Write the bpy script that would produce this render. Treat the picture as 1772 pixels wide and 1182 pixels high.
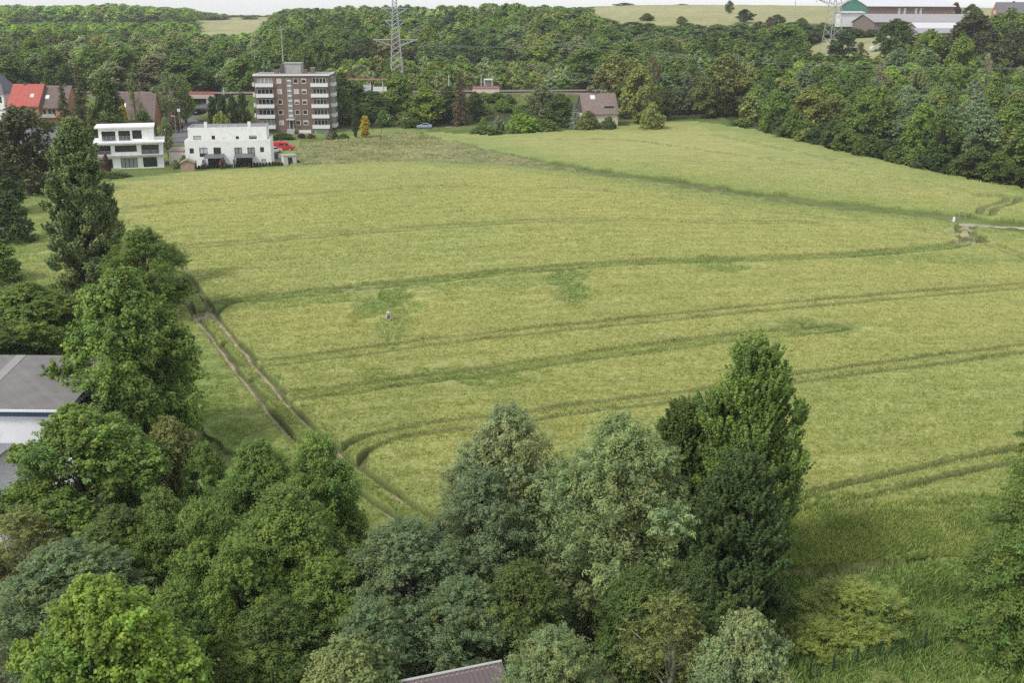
import bpy, math, random
import numpy as np
from mathutils import Vector, Matrix
R = math.radians
for o in list(bpy.data.objects): bpy.data.objects.remove(o)
scene = bpy.context.scene
C = scene.collection
# ------------------------------------------------------------------ camera
CAMH, PITCH, F = 30.0, R(17.02), 1800.0
cd = bpy.data.cameras.new('camera'); cam = bpy.data.objects.new('camera', cd); C.objects.link(cam)
cam.location = (0, 0, CAMH); cam.rotation_euler = (math.pi/2 - PITCH, 0, 0)
cd.sensor_width = 36; cd.lens = 36*F/1772; cd.clip_start = 0.5; cd.clip_end = 6000
scene.camera = cam
# ------------------------------------------------------------------ sky, sun, exposure
SUN_EL, SUN_AZ = R(48), R(-128)      # azimuth from +Y (view direction), negative = left
w = bpy.data.worlds.new('World'); scene.world = w; w.use_nodes = True
nt = w.node_tree; nt.nodes.clear()
sky = nt.nodes.new('ShaderNodeTexSky'); sky.sky_type = 'NISHITA'; sky.sun_disc = False
sky.sun_elevation = SUN_EL; sky.sun_rotation = SUN_AZ; sky.altitude = 100
sky.air_density = 1.0; sky.dust_density = 0.8; sky.ozone_density = 1.0
hs = nt.nodes.new('ShaderNodeHueSaturation'); hs.inputs['Saturation'].default_value = 0.3
bg = nt.nodes.new('ShaderNodeBackground'); bg.inputs['Strength'].default_value = 0.15
wo = nt.nodes.new('ShaderNodeOutputWorld')
nt.links.new(sky.outputs[0], hs.inputs['Color']); cl = nt.nodes.new('ShaderNodeMix'); cl.data_type = 'RGBA'; cl.inputs[0].default_value = .5; cl.inputs[7].default_value = (3.6, 3.65, 3.75, 1)   # thin even cloud
nt.links.new(hs.outputs[0], cl.inputs[6]); nt.links.new(cl.outputs[2], bg.inputs['Color']); nt.links.new(bg.outputs[0], wo.inputs[0])
sl = bpy.data.lights.new('sun', 'SUN'); sun = bpy.data.objects.new('sun', sl); C.objects.link(sun)
sl.energy = 1.5; sl.angle = R(10); sl.color = (1.0, 0.96, 0.9)
sd = Vector((math.sin(SUN_AZ)*math.cos(SUN_EL), math.cos(SUN_AZ)*math.cos(SUN_EL), math.sin(SUN_EL)))
sun.rotation_euler = (-sd).to_track_quat('-Z', 'Y').to_euler(); sun.location = (-60, -60, 120)
scene.view_settings.view_transform = 'Standard'; scene.view_settings.look = 'None'
scene.view_settings.exposure = 0.66; scene.view_settings.gamma = 1.0; scene.view_settings.use_curve_mapping = False
scene.cycles.max_bounces = 5; scene.cycles.diffuse_bounces = 3; scene.cycles.glossy_bounces = 2
scene.cycles.transmission_bounces = 3; scene.cycles.transparent_max_bounces = 4; scene.cycles.volume_bounces = 0
scene.cycles.use_denoising = False
scene.cycles.caustics_reflective = False; scene.cycles.caustics_refractive = False

rng = np.random.default_rng(7); random.seed(7)
cp, sp = math.cos(PITCH), math.sin(PITCH)
# ------------------------------------------------------------------ picture -> world helpers
def ray(u, v):
    xc = (u-886)/F; yc = (591-v)/F
    return np.array([xc, cp+yc*sp, -sp+yc*cp])
def on_ray(u, v, Y):
    d = ray(u, v); return np.array([0, 0, CAMH]) + d*(Y/d[1])
def at_z(u, v, z):
    d = ray(u, v); return np.array([0, 0, CAMH]) + d*((z-CAMH)/d[2])
def depth(Y, z): return Y*cp - (z-CAMH)*sp
def project(x, y, z):
    zc = y*cp-(z-CAMH)*sp; yc = y*sp+(z-CAMH)*cp
    return 886+F*x/zc, 591-F*yc/zc
# ------------------------------------------------------------------ terrain: smooth surface through known heights
cps = []
for X in (-260, -120, -50, 0, 50, 120, 260):
    for Y in (-120, -30, 30, 60): cps.append((X, Y, 0.0))
for u, v, z in [(350,545,.3),(300,440,1),(886,475,1.5),(886,390,3),(886,330,3.5),(886,285,2.5),(600,285,1.5),(400,292,.8),(270,296,.8),
                (150,298,.8),(200,340,1.2),(510,238,.8),(720,228,1.2),(850,235,1.5),(1035,222,2.6),(1180,212,4),(1350,240,3.2),(1500,275,2.5),
                (1772,332,2),(1772,390,1),(1500,370,1.8),(1200,310,3),(1772,505,.5),(1400,480,1.5),(1772,700,0),(1400,700,.2),(600,650,.2),
                (40,360,1.0),(-200,340,1.0),(-200,500,.3),(2000,420,1),(2000,600,.2)]:
    p = at_z(u, v, z); cps.append(tuple(p))
cps += [(-100,330,3.2),(-88,290,1.8),(-140,290,4.4),(-180,290,6),(-140,245,2.5),(-210,220,2),(-75,245,1.0),(-260,160,1),
        (0,320,4),(60,330,5),(-40,325,3.5),(0,400,9),(-60,400,9),(60,400,9),(0,430,10),(100,430,12),(-60,430,10),
        (0,500,16),(60,500,18),(-60,500,16),(0,600,24),(60,600,32),(-80,600,22),(0,700,28),(-60,700,27),(-100,500,12),
        (-150,330,7),(-150,400,9),(-150,500,12),(-180,600,14),(-280,400,10),(-280,600,15),(-330,500,14),
        (-210,750,22),(-260,900,29),(-260,1100,36),(-500,1000,31),(-400,1250,35),(-600,1250,35),(-150,1250,36),(0,1250,36),(-150,900,31),(0,900,31),(-900,1300,35),
        (90,250,3.5),(130,250,3),(180,250,4),(90,300,5),(150,300,5.5),(200,300,6.5),(90,350,8),(150,350,10),(220,350,12),
        (110,400,15),(160,400,16),(240,400,18),(150,450,22.5),(220,450,24),(150,500,27),(220,500,27.5),(300,500,29),(100,500,22),
        (60,550,30),(160,560,31),(120,700,37),(60,850,42),(250,850,43),(300,650,35),(450,700,37),(400,900,42),(0,850,37),(150,1100,41),(500,1200,40),(300,250,5),(350,350,12),(900,1300,38),(900,500,30),(700,100,5),(-700,100,5),(-700,500,14),(0,1700,30),(-900,1700,30),(900,1700,30)]
cps = np.array(cps)
def tps_fit(P, z, lam=0.02):
    n = len(P); d = np.linalg.norm(P[:, None]-P[None], axis=2)/100
    K = np.where(d > 0, d*d*np.log(np.maximum(d, 1e-9)), 0)+lam*np.eye(n)
    Q = np.hstack([np.ones((n, 1)), P/100]); A = np.zeros((n+3, n+3)); A[:n, :n] = K; A[:n, n:] = Q; A[n:, :n] = Q.T
    return np.linalg.solve(A, np.concatenate([z, np.zeros(3)]))
TW = tps_fit(cps[:, :2], cps[:, 2])
gx = np.arange(-1000, 1001, 5.0); gy = np.arange(-150, 1801, 5.0)
GX, GY = np.meshgrid(gx, gy, indexing='ij'); ZG = np.zeros_like(GX)
for p, wgt in zip(cps, TW[:-3]):
    r2 = ((GX-p[0])**2+(GY-p[1])**2)/1e4
    ZG += wgt*0.5*r2*np.log(np.maximum(r2, 1e-12))
ZG += TW[-3]+TW[-2]*GX/100+TW[-1]*GY/100
ZG = np.clip(ZG, -3, 50)
def zt(x, y):
    x = np.asarray(x, float); y = np.asarray(y, float)
    fx = np.clip((x+1000)/5, 0, len(gx)-1.001); fy = np.clip((y+150)/5, 0, len(gy)-1.001)
    i = fx.astype(int); j = fy.astype(int); a = fx-i; b = fy-j
    return (ZG[i, j]*(1-a)*(1-b)+ZG[i+1, j]*a*(1-b)+ZG[i, j+1]*(1-a)*b+ZG[i+1, j+1]*a*b)
# railway embankment laid over the terrain
RAIL = [(-700,560),(-420,430),(-240,362),(-150,338),(-98,331),(-50,334),(0,341),(50,346),(75,346),(120,350),(200,364),(330,400),(600,520)]
RZ = 9.2
def seg_dist(px, py, pts):
    best = np.full(px.shape, 1e9)
    for (ax, ay), (bx, by) in zip(pts[:-1], pts[1:]):
        dx, dy = bx-ax, by-ay; L = dx*dx+dy*dy+1e-9
        t = np.clip(((px-ax)*dx+(py-ay)*dy)/L, 0, 1)
        best = np.minimum(best, np.hypot(px-ax-t*dx, py-ay-t*dy))
    return best
rd = seg_dist(GX, GY, RAIL)
topw = 7.0
emb = RZ - np.clip((rd-topw)/2.2, 0, 50)*1.0
near = (rd < 60) & (GX > -500) & (GX < 110)
gap = np.clip((np.abs(GX+98.8)-7)/3, 0, 1)          # the road passes under the bridge here
emb = emb*gap + (1-gap)*np.minimum(ZG, emb)
ZG0 = ZG.copy()
ZG = np.where(near & (rd < topw) & (gap > .99), RZ, np.where(near & (emb > ZG) & (gap > 0.01), emb, ZG))
def ground(u, v):
    d = ray(u, v); t = np.linspace(20, 2500, 5000); P = d[None]*t[:, None]; P[:, 2] += CAMH
    below = P[:, 2] < zt(P[:, 0], P[:, 1])
    k = int(np.argmax(below)) if below.any() else len(t)-1
    a, b = t[max(k-1, 0)], t[k]
    for _ in range(12):
        m = (a+b)/2; q = d*m
        if q[2]+CAMH < zt(q[0], q[1]): b = m
        else: a = m
    q = d*b; q[2] += CAMH; return q
def gpts(px): return [tuple(ground(u, v)[:2]) for u, v in px]
def densify(pts, n=8):
    P = np.array(pts); P = np.vstack([2*P[0]-P[1], P, 2*P[-1]-P[-2]]); out = []
    for i in range(1, len(P)-2):
        for k in range(n):
            t = k/n; p0, p1, p2, p3 = P[i-1], P[i], P[i+1], P[i+2]
            out.append(.5*((2*p1)+(-p0+p2)*t+(2*p0-5*p1+4*p2-p3)*t*t+(-p0+3*p1-3*p2+p3)*t**3))
    out.append(P[-2]); return [tuple(q) for q in out]
def in_poly(x, y, poly):
    inside = np.zeros(x.shape, bool); n = len(poly)
    for i in range(n):
        x0, y0 = poly[i]; x1, y1 = poly[(i+1) % n]
        c = ((y0 > y) != (y1 > y)); inside ^= c & (x < (x1-x0)*(y-y0)/(y1-y0+1e-12)+x0)
    return inside
def vnoise(x, y, s, seed=0):
    x = x/s+1000.5+seed*17.3; y = y/s+1000.5+seed*31.7; i = np.floor(x).astype(np.int64); j = np.floor(y).astype(np.int64); a = x-i; b = y-j
    a = a*a*(3-2*a); b = b*b*(3-2*b)
    def h(i, j):
        n = (i*374761393+j*668265263+seed*1442695041) & 0xffffffff
        n = ((n ^ (n >> 13))*1274126177) & 0xffffffff
        return ((n ^ (n >> 16)) & 0xffff)/65535.0
    return h(i, j)*(1-a)*(1-b)+h(i+1, j)*a*(1-b)+h(i, j+1)*(1-a)*b+h(i+1, j+1)*a*b
# ------------------------------------------------------------------ tagging, mesh helpers
def tag(o, label=None, cat=None, group=None, kind=None):
    if label: o['label'] = label
    if cat: o['category'] = cat
    if group: o['group'] = group
    if kind: o['kind'] = kind
    return o
def raw_mesh(name, V, Fq, mats=(), mi=None, col=None, smooth=False):
    V = np.asarray(V, np.float32); Fq = np.asarray(Fq, np.int32); k = Fq.shape[1]
    me = bpy.data.meshes.new(name)
    me.vertices.add(len(V)); me.vertices.foreach_set('co', V.ravel())
    me.loops.add(Fq.size); me.loops.foreach_set('vertex_index', Fq.ravel())
    me.polygons.add(len(Fq)); me.polygons.foreach_set('loop_start', np.arange(0, Fq.size, k, dtype=np.int32))
    me.polygons.foreach_set('loop_total', np.full(len(Fq), k, np.int32))
    for m in mats: me.materials.append(m)
    if mi is not None: me.polygons.foreach_set('material_index', np.asarray(mi, np.int32))
    me.polygons.foreach_set('use_smooth', np.full(len(Fq), smooth))
    if col is not None:
        a = me.color_attributes.new('lv', 'FLOAT_COLOR', 'POINT')
        a.data.foreach_set('color', np.hstack([np.asarray(col, np.float32), np.ones((len(V), 1), np.float32)]).ravel())
    me.update(calc_edges=True); return me
def link(name, me, parent=None):
    o = bpy.data.objects.new(name, me); C.objects.link(o)
    if parent: o.parent = parent
    return o
def empty(name, loc, rz=0):
    o = bpy.data.objects.new(name, None); C.objects.link(o); o.location = loc; o.rotation_euler = (0, 0, rz); o.empty_display_size = .5; return o
class MB:
    def __init__(s): s.v = []; s.f = []
    def quad(s, *p):
        n = len(s.v); s.v += [tuple(q) for q in p]; s.f.append(tuple(range(n, n+len(p)))); return s
    def box(s, x0, x1, y0, y1, z0, z1):
        n = len(s.v); s.v += [(x0,y0,z0),(x1,y0,z0),(x1,y1,z0),(x0,y1,z0),(x0,y0,z1),(x1,y0,z1),(x1,y1,z1),(x0,y1,z1)]
        s.f += [tuple(n+i for i in q) for q in ((0,3,2,1),(4,5,6,7),(0,1,5,4),(1,2,6,5),(2,3,7,6),(3,0,4,7))]; return s
    def tube(s, pts, radii, k=6, cap=True):
        P = [Vector(p) for p in pts]; n0 = len(s.v)
        if not hasattr(radii, '__len__'): radii = [radii]*len(P)
        for i, p in enumerate(P):
            d = (P[min(i+1, len(P)-1)]-P[max(i-1, 0)]).normalized()
            a = d.orthogonal().normalized() if abs(d.z) > .9 else d.cross(Vector((0, 0, 1))).normalized(); b = d.cross(a)
            for q in range(k):
                t = 2*math.pi*q/k; s.v.append(tuple(p+(a*math.cos(t)+b*math.sin(t))*radii[i]))
        for i in range(len(P)-1):
            for q in range(k):
                a0 = n0+i*k+q; a1 = n0+i*k+(q+1) % k; s.f.append((a0, a1, a1+k, a0+k))
        if cap:
            s.f.append(tuple(n0+q for q in reversed(range(k)))); s.f.append(tuple(n0+(len(P)-1)*k+q for q in range(k)))
        return s
    def bar(s, a, b, r, k=4): return s.tube([a, b], r, k)
    def prism(s, outline, y0, y1):      # outline in x,z, extruded along y
        n = len(s.v); m = len(outline)
        s.v += [(x, y0, z) for x, z in outline]+[(x, y1, z) for x, z in outline]
        s.f.append(tuple(n+i for i in range(m))); s.f.append(tuple(n+m+i for i in reversed(range(m))))
        for i in range(m): j = (i+1) % m; s.f.append((n+i, n+m+i, n+m+j, n+j))
        return s
    def build(s, name, mat, parent=None, loc=None, rz=0, bevel=0, smooth=False):
        me = bpy.data.meshes.new(name); me.from_pydata(s.v, [], s.f); me.materials.append(mat); me.update()
        o = link(name, me, parent)
        if loc is not None: o.location = loc; o.rotation_euler = (0, 0, rz)
        if bevel:
            md = o.modifiers.new('bevel', 'BEVEL'); md.width = bevel; md.segments = 2; md.limit_method = 'ANGLE'
        if smooth: me.polygons.foreach_set('use_smooth', [True]*len(me.polygons))
        return o
# ------------------------------------------------------------------ materials
def mat(name, col, rough=.8, noise=.12, scale=2.0, bump=0.0, spec=.3, metal=0, coord='Object', dirt=None, emit=None):
    m = bpy.data.materials.new(name); m.use_nodes = True; n = m.node_tree.nodes; l = m.node_tree.links
    b = n['Principled BSDF']; b.inputs['Roughness'].default_value = rough; b.inputs['Specular IOR Level'].default_value = spec; b.inputs['Metallic'].default_value = metal
    tc = n.new('ShaderNodeTexCoord'); nz = n.new('ShaderNodeTexNoise'); nz.inputs['Scale'].default_value = scale; nz.inputs['Detail'].default_value = 6
    l.new(tc.outputs[coord], nz.inputs['Vector'])
    mx = n.new('ShaderNodeMix'); mx.data_type = 'RGBA'
    c = np.array(col); mx.inputs[6].default_value = (*(c*(1-noise)), 1); mx.inputs[7].default_value = (*(np.minimum(c*(1+noise), 1)), 1)
    l.new(nz.outputs['Fac'], mx.inputs[0]); out = mx.outputs[2]
    if dirt is not None:
        n2 = n.new('ShaderNodeTexNoise'); n2.inputs['Scale'].default_value = .7; n2.inputs['Detail'].default_value = 8; l.new(tc.outputs[coord], n2.inputs['Vector'])
        rp = n.new('ShaderNodeMapRange'); rp.inputs[1].default_value = .5; rp.inputs[2].default_value = .75; rp.inputs[4].default_value = .7; l.new(n2.outputs['Fac'], rp.inputs[0])
        m2 = n.new('ShaderNodeMix'); m2.data_type = 'RGBA'; m2.inputs[7].default_value = (*dirt, 1); l.new(rp.outputs[0], m2.inputs[0]); l.new(out, m2.inputs[6]); out = m2.outputs[2]
    l.new(out, b.inputs['Base Color'])
    if bump:
        bp = n.new('ShaderNodeBump'); bp.inputs['Strength'].default_value = bump; bp.inputs['Distance'].default_value = .05; l.new(nz.outputs['Fac'], bp.inputs['Height']); l.new(bp.outputs[0], b.inputs['Normal'])
    return m
def brick_mat(name, c1, c2, mortar, sc=1.0, bw=.25, rh=.08, ms=.012, rough=.85):
    m = bpy.data.materials.new(name); m.use_nodes = True; n = m.node_tree.nodes; l = m.node_tree.links; b = n['Principled BSDF']
    b.inputs['Roughness'].default_value = rough; b.inputs['Specular IOR Level'].default_value = .2
    tc = n.new('ShaderNodeTexCoord'); sx = n.new('ShaderNodeSeparateXYZ'); cb = n.new('ShaderNodeCombineXYZ'); ad = n.new('ShaderNodeMath'); ad.operation = 'ADD'
    l.new(tc.outputs['Object'], sx.inputs[0]); l.new(sx.outputs[0], ad.inputs[0]); l.new(sx.outputs[1], ad.inputs[1]); l.new(ad.outputs[0], cb.inputs[0]); l.new(sx.outputs[2], cb.inputs[1])
    br = n.new('ShaderNodeTexBrick'); br.inputs['Color1'].default_value = (*c1, 1); br.inputs['Color2'].default_value = (*c2, 1); br.inputs['Mortar'].default_value = (*mortar, 1)
    br.inputs['Scale'].default_value = sc; br.inputs['Brick Width'].default_value = bw; br.inputs['Row Height'].default_value = rh; br.inputs['Mortar Size'].default_value = ms
    l.new(cb.outputs[0], br.inputs['Vector'])
    nz = n.new('ShaderNodeTexNoise'); nz.inputs['Scale'].default_value = .8; nz.inputs['Detail'].default_value = 8; l.new(tc.outputs['Object'], nz.inputs['Vector'])
    mr = n.new('ShaderNodeMapRange'); mr.inputs[3].default_value = .75; mr.inputs[4].default_value = 1.25; l.new(nz.outputs['Fac'], mr.inputs[0])
    mx = n.new('ShaderNodeMix'); mx.data_type = 'RGBA'; mx.blend_type = 'MULTIPLY'; mx.inputs[0].default_value = 1; l.new(br.outputs['Color'], mx.inputs[6]); l.new(mr.outputs[0], mx.inputs[7])
    l.new(mx.outputs[2], b.inputs['Base Color']); return m
def leaf_mat(name, trans=.35, rough=.5, spec=.35):
    m = bpy.data.materials.new(name); m.use_nodes = True; n = m.node_tree.nodes; l = m.node_tree.links; b = n['Principled BSDF']
    oi = n.new('ShaderNodeObjectInfo'); at = n.new('ShaderNodeAttribute'); at.attribute_name = 'lv'
    mx = n.new('ShaderNodeMix'); mx.data_type = 'RGBA'; mx.blend_type = 'MULTIPLY'; mx.inputs[0].default_value = 1
    l.new(oi.outputs['Color'], mx.inputs[6]); l.new(at.outputs['Color'], mx.inputs[7])
    b.inputs['Roughness'].default_value = rough; b.inputs['Specular IOR Level'].default_value = spec
    l.new(mx.outputs[2], b.inputs['Base Color'])
    tr = n.new('ShaderNodeBsdfTranslucent'); m2 = n.new('ShaderNodeMix'); m2.data_type = 'RGBA'; m2.blend_type = 'MULTIPLY'; m2.inputs[0].default_value = 1
    m2.inputs[7].default_value = (1.25, 1.35, .6, 1); l.new(mx.outputs[2], m2.inputs[6]); l.new(m2.outputs[2], tr.inputs['Color'])
    ms = n.new('ShaderNodeMixShader'); ms.inputs[0].default_value = trans; l.new(b.outputs[0], ms.inputs[1]); l.new(tr.outputs[0], ms.inputs[2])
    l.new(ms.outputs[0], n['Material Output'].inputs['Surface']); return m
LEAF = leaf_mat('leaves'); CROPM = leaf_mat('crop_leaves', .3, .6, .25)
BARK = mat('bark', (.10, .09, .075), .9, .35, 6, .6); BIRCHBARK = mat('birch_bark', (.55, .53, .48), .8, .3, 3, .3)
REDBARK = mat('reddish_bark', (.14, .085, .055), .9, .3, 6, .5)
WHITE = mat('white_render', (.88, .88, .87), .8, .03, 1.5, dirt=(.66, .66, .64)); WHITE2 = mat('white_paint', (.78, .78, .77), .6, .03, 2)
CONC = mat('concrete', (.42, .41, .39), .9, .15, 1.2, .2, dirt=(.28, .27, .25)); DARK = mat('dark_frame', (.03, .03, .035), .5, .1)
ROOFG = mat('flat_roof_grey', (.26, .26, .28), .9, .2, .8, .2, dirt=(.18, .18, .18))
METAL = mat('galvanised_steel', (.46, .47, .46), .55, .1, 3, metal=.3); WOOD = mat('weathered_wood', (.42, .30, .22), .85, .25, 5, .3)
RED = mat('red_paint', (.55, .025, .03), .35, .05, spec=.5); TYRE = mat('rubber', (.02, .02, .02), .8, .1)
GLASS = mat('window_glass', (.025, .03, .035), .08, .3, 1.2, spec=.7); SHUT = mat('roller_shutter', (.52, .53, .52), .6, .05, 8)
CURT = mat('curtained_glass', (.30, .31, .31), .15, .5, 2.5, spec=.6); ASPH = mat('asphalt', (.17, .16, .17), .9, .15, .6, .2, coord='Object', dirt=(.12, .12, .12))
def ground_mat():
    m = bpy.data.materials.new('ground_cover'); m.use_nodes = True; n = m.node_tree.nodes; l = m.node_tree.links; b = n['Principled BSDF']
    b.inputs['Roughness'].default_value = .9; b.inputs['Specular IOR Level'].default_value = .12
    a = n.new('ShaderNodeAttribute'); a.attribute_name = 'lv'; g = n.new('ShaderNodeNewGeometry')
    mp = n.new('ShaderNodeMapping'); mp.inputs['Rotation'].default_value = (0, 0, R(-14)); mp.inputs['Scale'].default_value = (.8, 1.5, 1); l.new(g.outputs['Position'], mp.inputs['Vector'])
    n1 = n.new('ShaderNodeTexNoise'); n1.inputs['Scale'].default_value = 4.5; n1.inputs['Detail'].default_value = 5; n1.inputs['Roughness'].default_value = .7; l.new(mp.outputs[0], n1.inputs['Vector'])
    n2 = n.new('ShaderNodeTexNoise'); n2.inputs['Scale'].default_value = .35; n2.inputs['Detail'].default_value = 6; l.new(mp.outputs[0], n2.inputs['Vector'])
    r1 = n.new('ShaderNodeMapRange'); r1.inputs[1].default_value = .3; r1.inputs[2].default_value = .7; r1.inputs[3].default_value = .68; r1.inputs[4].default_value = 1.32; l.new(n1.outputs['Fac'], r1.inputs[0])
    r2 = n.new('ShaderNodeMapRange'); r2.inputs[1].default_value = .3; r2.inputs[2].default_value = .7; r2.inputs[3].default_value = .86; r2.inputs[4].default_value = 1.14; l.new(n2.outputs['Fac'], r2.inputs[0])
    m3 = n.new('ShaderNodeMapping'); m3.inputs['Rotation'].default_value = (0, 0, R(-15)); m3.inputs['Scale'].default_value = (.035, 1.6, 1); l.new(g.outputs['Position'], m3.inputs['Vector'])
    n3 = n.new('ShaderNodeTexNoise'); n3.inputs['Scale'].default_value = 1.0; n3.inputs['Detail'].default_value = 3; n3.inputs['Roughness'].default_value = .6; n3.inputs['Distortion'].default_value = .3; l.new(m3.outputs[0], n3.inputs['Vector'])
    r3 = n.new('ShaderNodeMapRange'); r3.inputs[1].default_value = .35; r3.inputs[2].default_value = .65; r3.inputs[3].default_value = .90; r3.inputs[4].default_value = 1.08; l.new(n3.outputs['Fac'], r3.inputs[0])   # drill rows
    m4 = n.new('ShaderNodeMath'); m4.operation = 'MULTIPLY'; l.new(r1.outputs[0], m4.inputs[0]); l.new(r3.outputs[0], m4.inputs[1])
    mu = n.new('ShaderNodeMath'); mu.operation = 'MULTIPLY'; l.new(m4.outputs[0], mu.inputs[0]); l.new(r2.outputs[0], mu.inputs[1])
    mx = n.new('ShaderNodeMix'); mx.data_type = 'RGBA'; mx.blend_type = 'MULTIPLY'; mx.inputs[0].default_value = 1; l.new(a.outputs['Color'], mx.inputs[6]); l.new(mu.outputs[0], mx.inputs[7])
    l.new(mx.outputs[2], b.inputs['Base Color'])
    bp = n.new('ShaderNodeBump'); bp.inputs['Strength'].default_value = .7; bp.inputs['Distance'].default_value = .14; l.new(n1.outputs['Fac'], bp.inputs['Height']); l.new(bp.outputs[0], b.inputs['Normal'])
    return m
GROUND = ground_mat()
# ------------------------------------------------------------------ field plan (world x,y)
crop_poly = gpts([(34,350),(110,335),(200,318),(330,302),(520,292),(700,284),(886,293),(1000,306),(1150,329),(1300,351),(1450,371),(1600,385),(1650,393),(1772,412),(2050,470),(2050,800),
                  (1772,985),(1600,985),(1500,992),(1390,1004),(1250,1000),(1200,905),(1000,965),(780,965),(650,1010),(500,880),(400,800),(330,720),(250,600),(180,560),(100,500),(20,520),(-10,470),(10,400)])
crop2_poly = gpts([(720,230),(850,238),(960,231),(1070,222),(1130,214),(1180,212),(1300,226),(1400,252),(1500,277),(1650,310),(1772,333),(2000,400),(2000,440),(1772,388),(1660,376),(1450,354),(1300,335),(1100,306),(900,275),(800,250)])
rough_poly = gpts([(500,290),(520,252),(600,242),(700,232),(760,240),(840,262),(1000,298),(1150,321),(1300,343),(1450,363),(1650,384),(1660,392),(1450,371),(1300,351),(1150,329),(1000,306),(886,293),(700,284),(600,287)])
TR = lambda px, **k: dict(p=densify(gpts(px)), **k)
tracks = [
 TR([(150,376),(185,372),(350,354),(500,344),(720,331),(900,330),(1050,337),(1200,355),(1300,368),(1400,381),(1500,392),(1584,403),(1650,416)], d=.8),
 TR([(240,444),(290,438),(450,425),(600,412),(800,398),(950,389),(1100,388),(1250,392),(1400,392)], d=.85),
 TR([(352,560),(372,542),(400,531),(520,517),(620,507),(760,492),(900,478),(1050,466),(1200,459),(1350,455),(1500,447),(1600,438),(1660,430),(1690,415)], d=1., g=.9),
 TR([(400,605),(425,632),(470,639),(600,624),(750,603),(886,588),(1050,571),(1250,550),(1450,531),(1600,518),(1772,504),(1900,495)], d=1.),
 TR([(450,670),(480,695),(520,697),(620,685),(760,664),(900,645),(1100,617),(1260,597),(1400,583),(1450,577)], d=.9, g=.5),
 TR([(600,818),(612,795),(660,772),(760,753),(886,738),(1010,720),(1200,696),(1400,664),(1600,637),(1772,614),(1900,598)], d=1.),
 TR([(1290,915),(1380,892),(1450,872),(1540,850),(1650,824),(1740,806),(1850,785)], d=1.),
 TR([(255,472),(275,474),(310,486),(335,518),(352,548),(364,565)], d=1., s=.15, g=.6),
 TR([(352,548),(375,580),(430,650),(500,735),(560,793),(600,828),(680,886),(760,938),(800,960)], d=1., s=.95, g=.45),
 TR([(1670,398),(1672,410),(1700,425),(1772,452),(1850,480)], d=.8, g=.4),
 TR([(960,246),(1080,246),(1200,262),(1400,291),(1600,322),(1730,346)], d=.5),
 TR([(1240,238),(1400,272),(1480,290)], d=.35),
 TR([(1705,378),(1712,366),(1740,358),(1752,350),(1740,344),(1700,345)], d=.7, g=.5),
]
patches = [((675,528),4.2,7,.9),((680,565),2,9,.5),((985,498),2.4,9,.8),((1240,464),3.,4,.6),((790,660),6,3.2,.8),((1400,578),7,2.2,.6),((475,666),1.6,1.2,.8),((1600,457),14,3,.5),
           ((500,530),16,2.6,.6),((800,502),16,2.4,.45),((380,690),2.6,6,.5),((330,640),3,6,.4),((410,760),3,5,.5),((240,500),8,8,.5),((60,420),14,20,.6)]
patches = [(ground(*p)[:2], a, b, s*.8) for p, a, b, s in patches]
patches += [(ground(960, 490)[:2], 1.2, 5, .8), (ground(1000, 508)[:2], 1.4, 5, .8), (ground(1260, 472)[:2], 3, 2.0, .6), (ground(660, 520)[:2], .8, 5, .9), (ground(692, 590)[:2], .5, 6, .6), (ground(676, 590)[:2], .5, 6, .6), (ground(1395, 576)[:2], 6, 1.2, .7), (ground(760, 668)[:2], 5, 1.2, .8)]
dirtspots = [(ground(u, v)[:2], r) for u, v, r in [(350,552,1.3),(368,556,1.),(1660,408,1.6),(1672,400,1.5),(1690,424,1.6),(1665,424,1.),(640,508,.7),(600,512,.6)]]
farmtrack = gpts([(1655,389),(1700,392),(1740,394),(1780,396),(1850,399),(2000,405)])
brown = [(gpts([(1380,903),(1500,899),(1620,897),(1700,895)]), .6), (gpts([(1390,1006),(1450,1001),(1520,991),(1580,975)]), .8), (gpts([(1330,888),(1450,884),(1600,880)]), .45)]
road = [(-100,420),(-99.3,350)]+gpts([(338,191),(336,200),(333,210),(328,222),(323,234),(318,246)])
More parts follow.
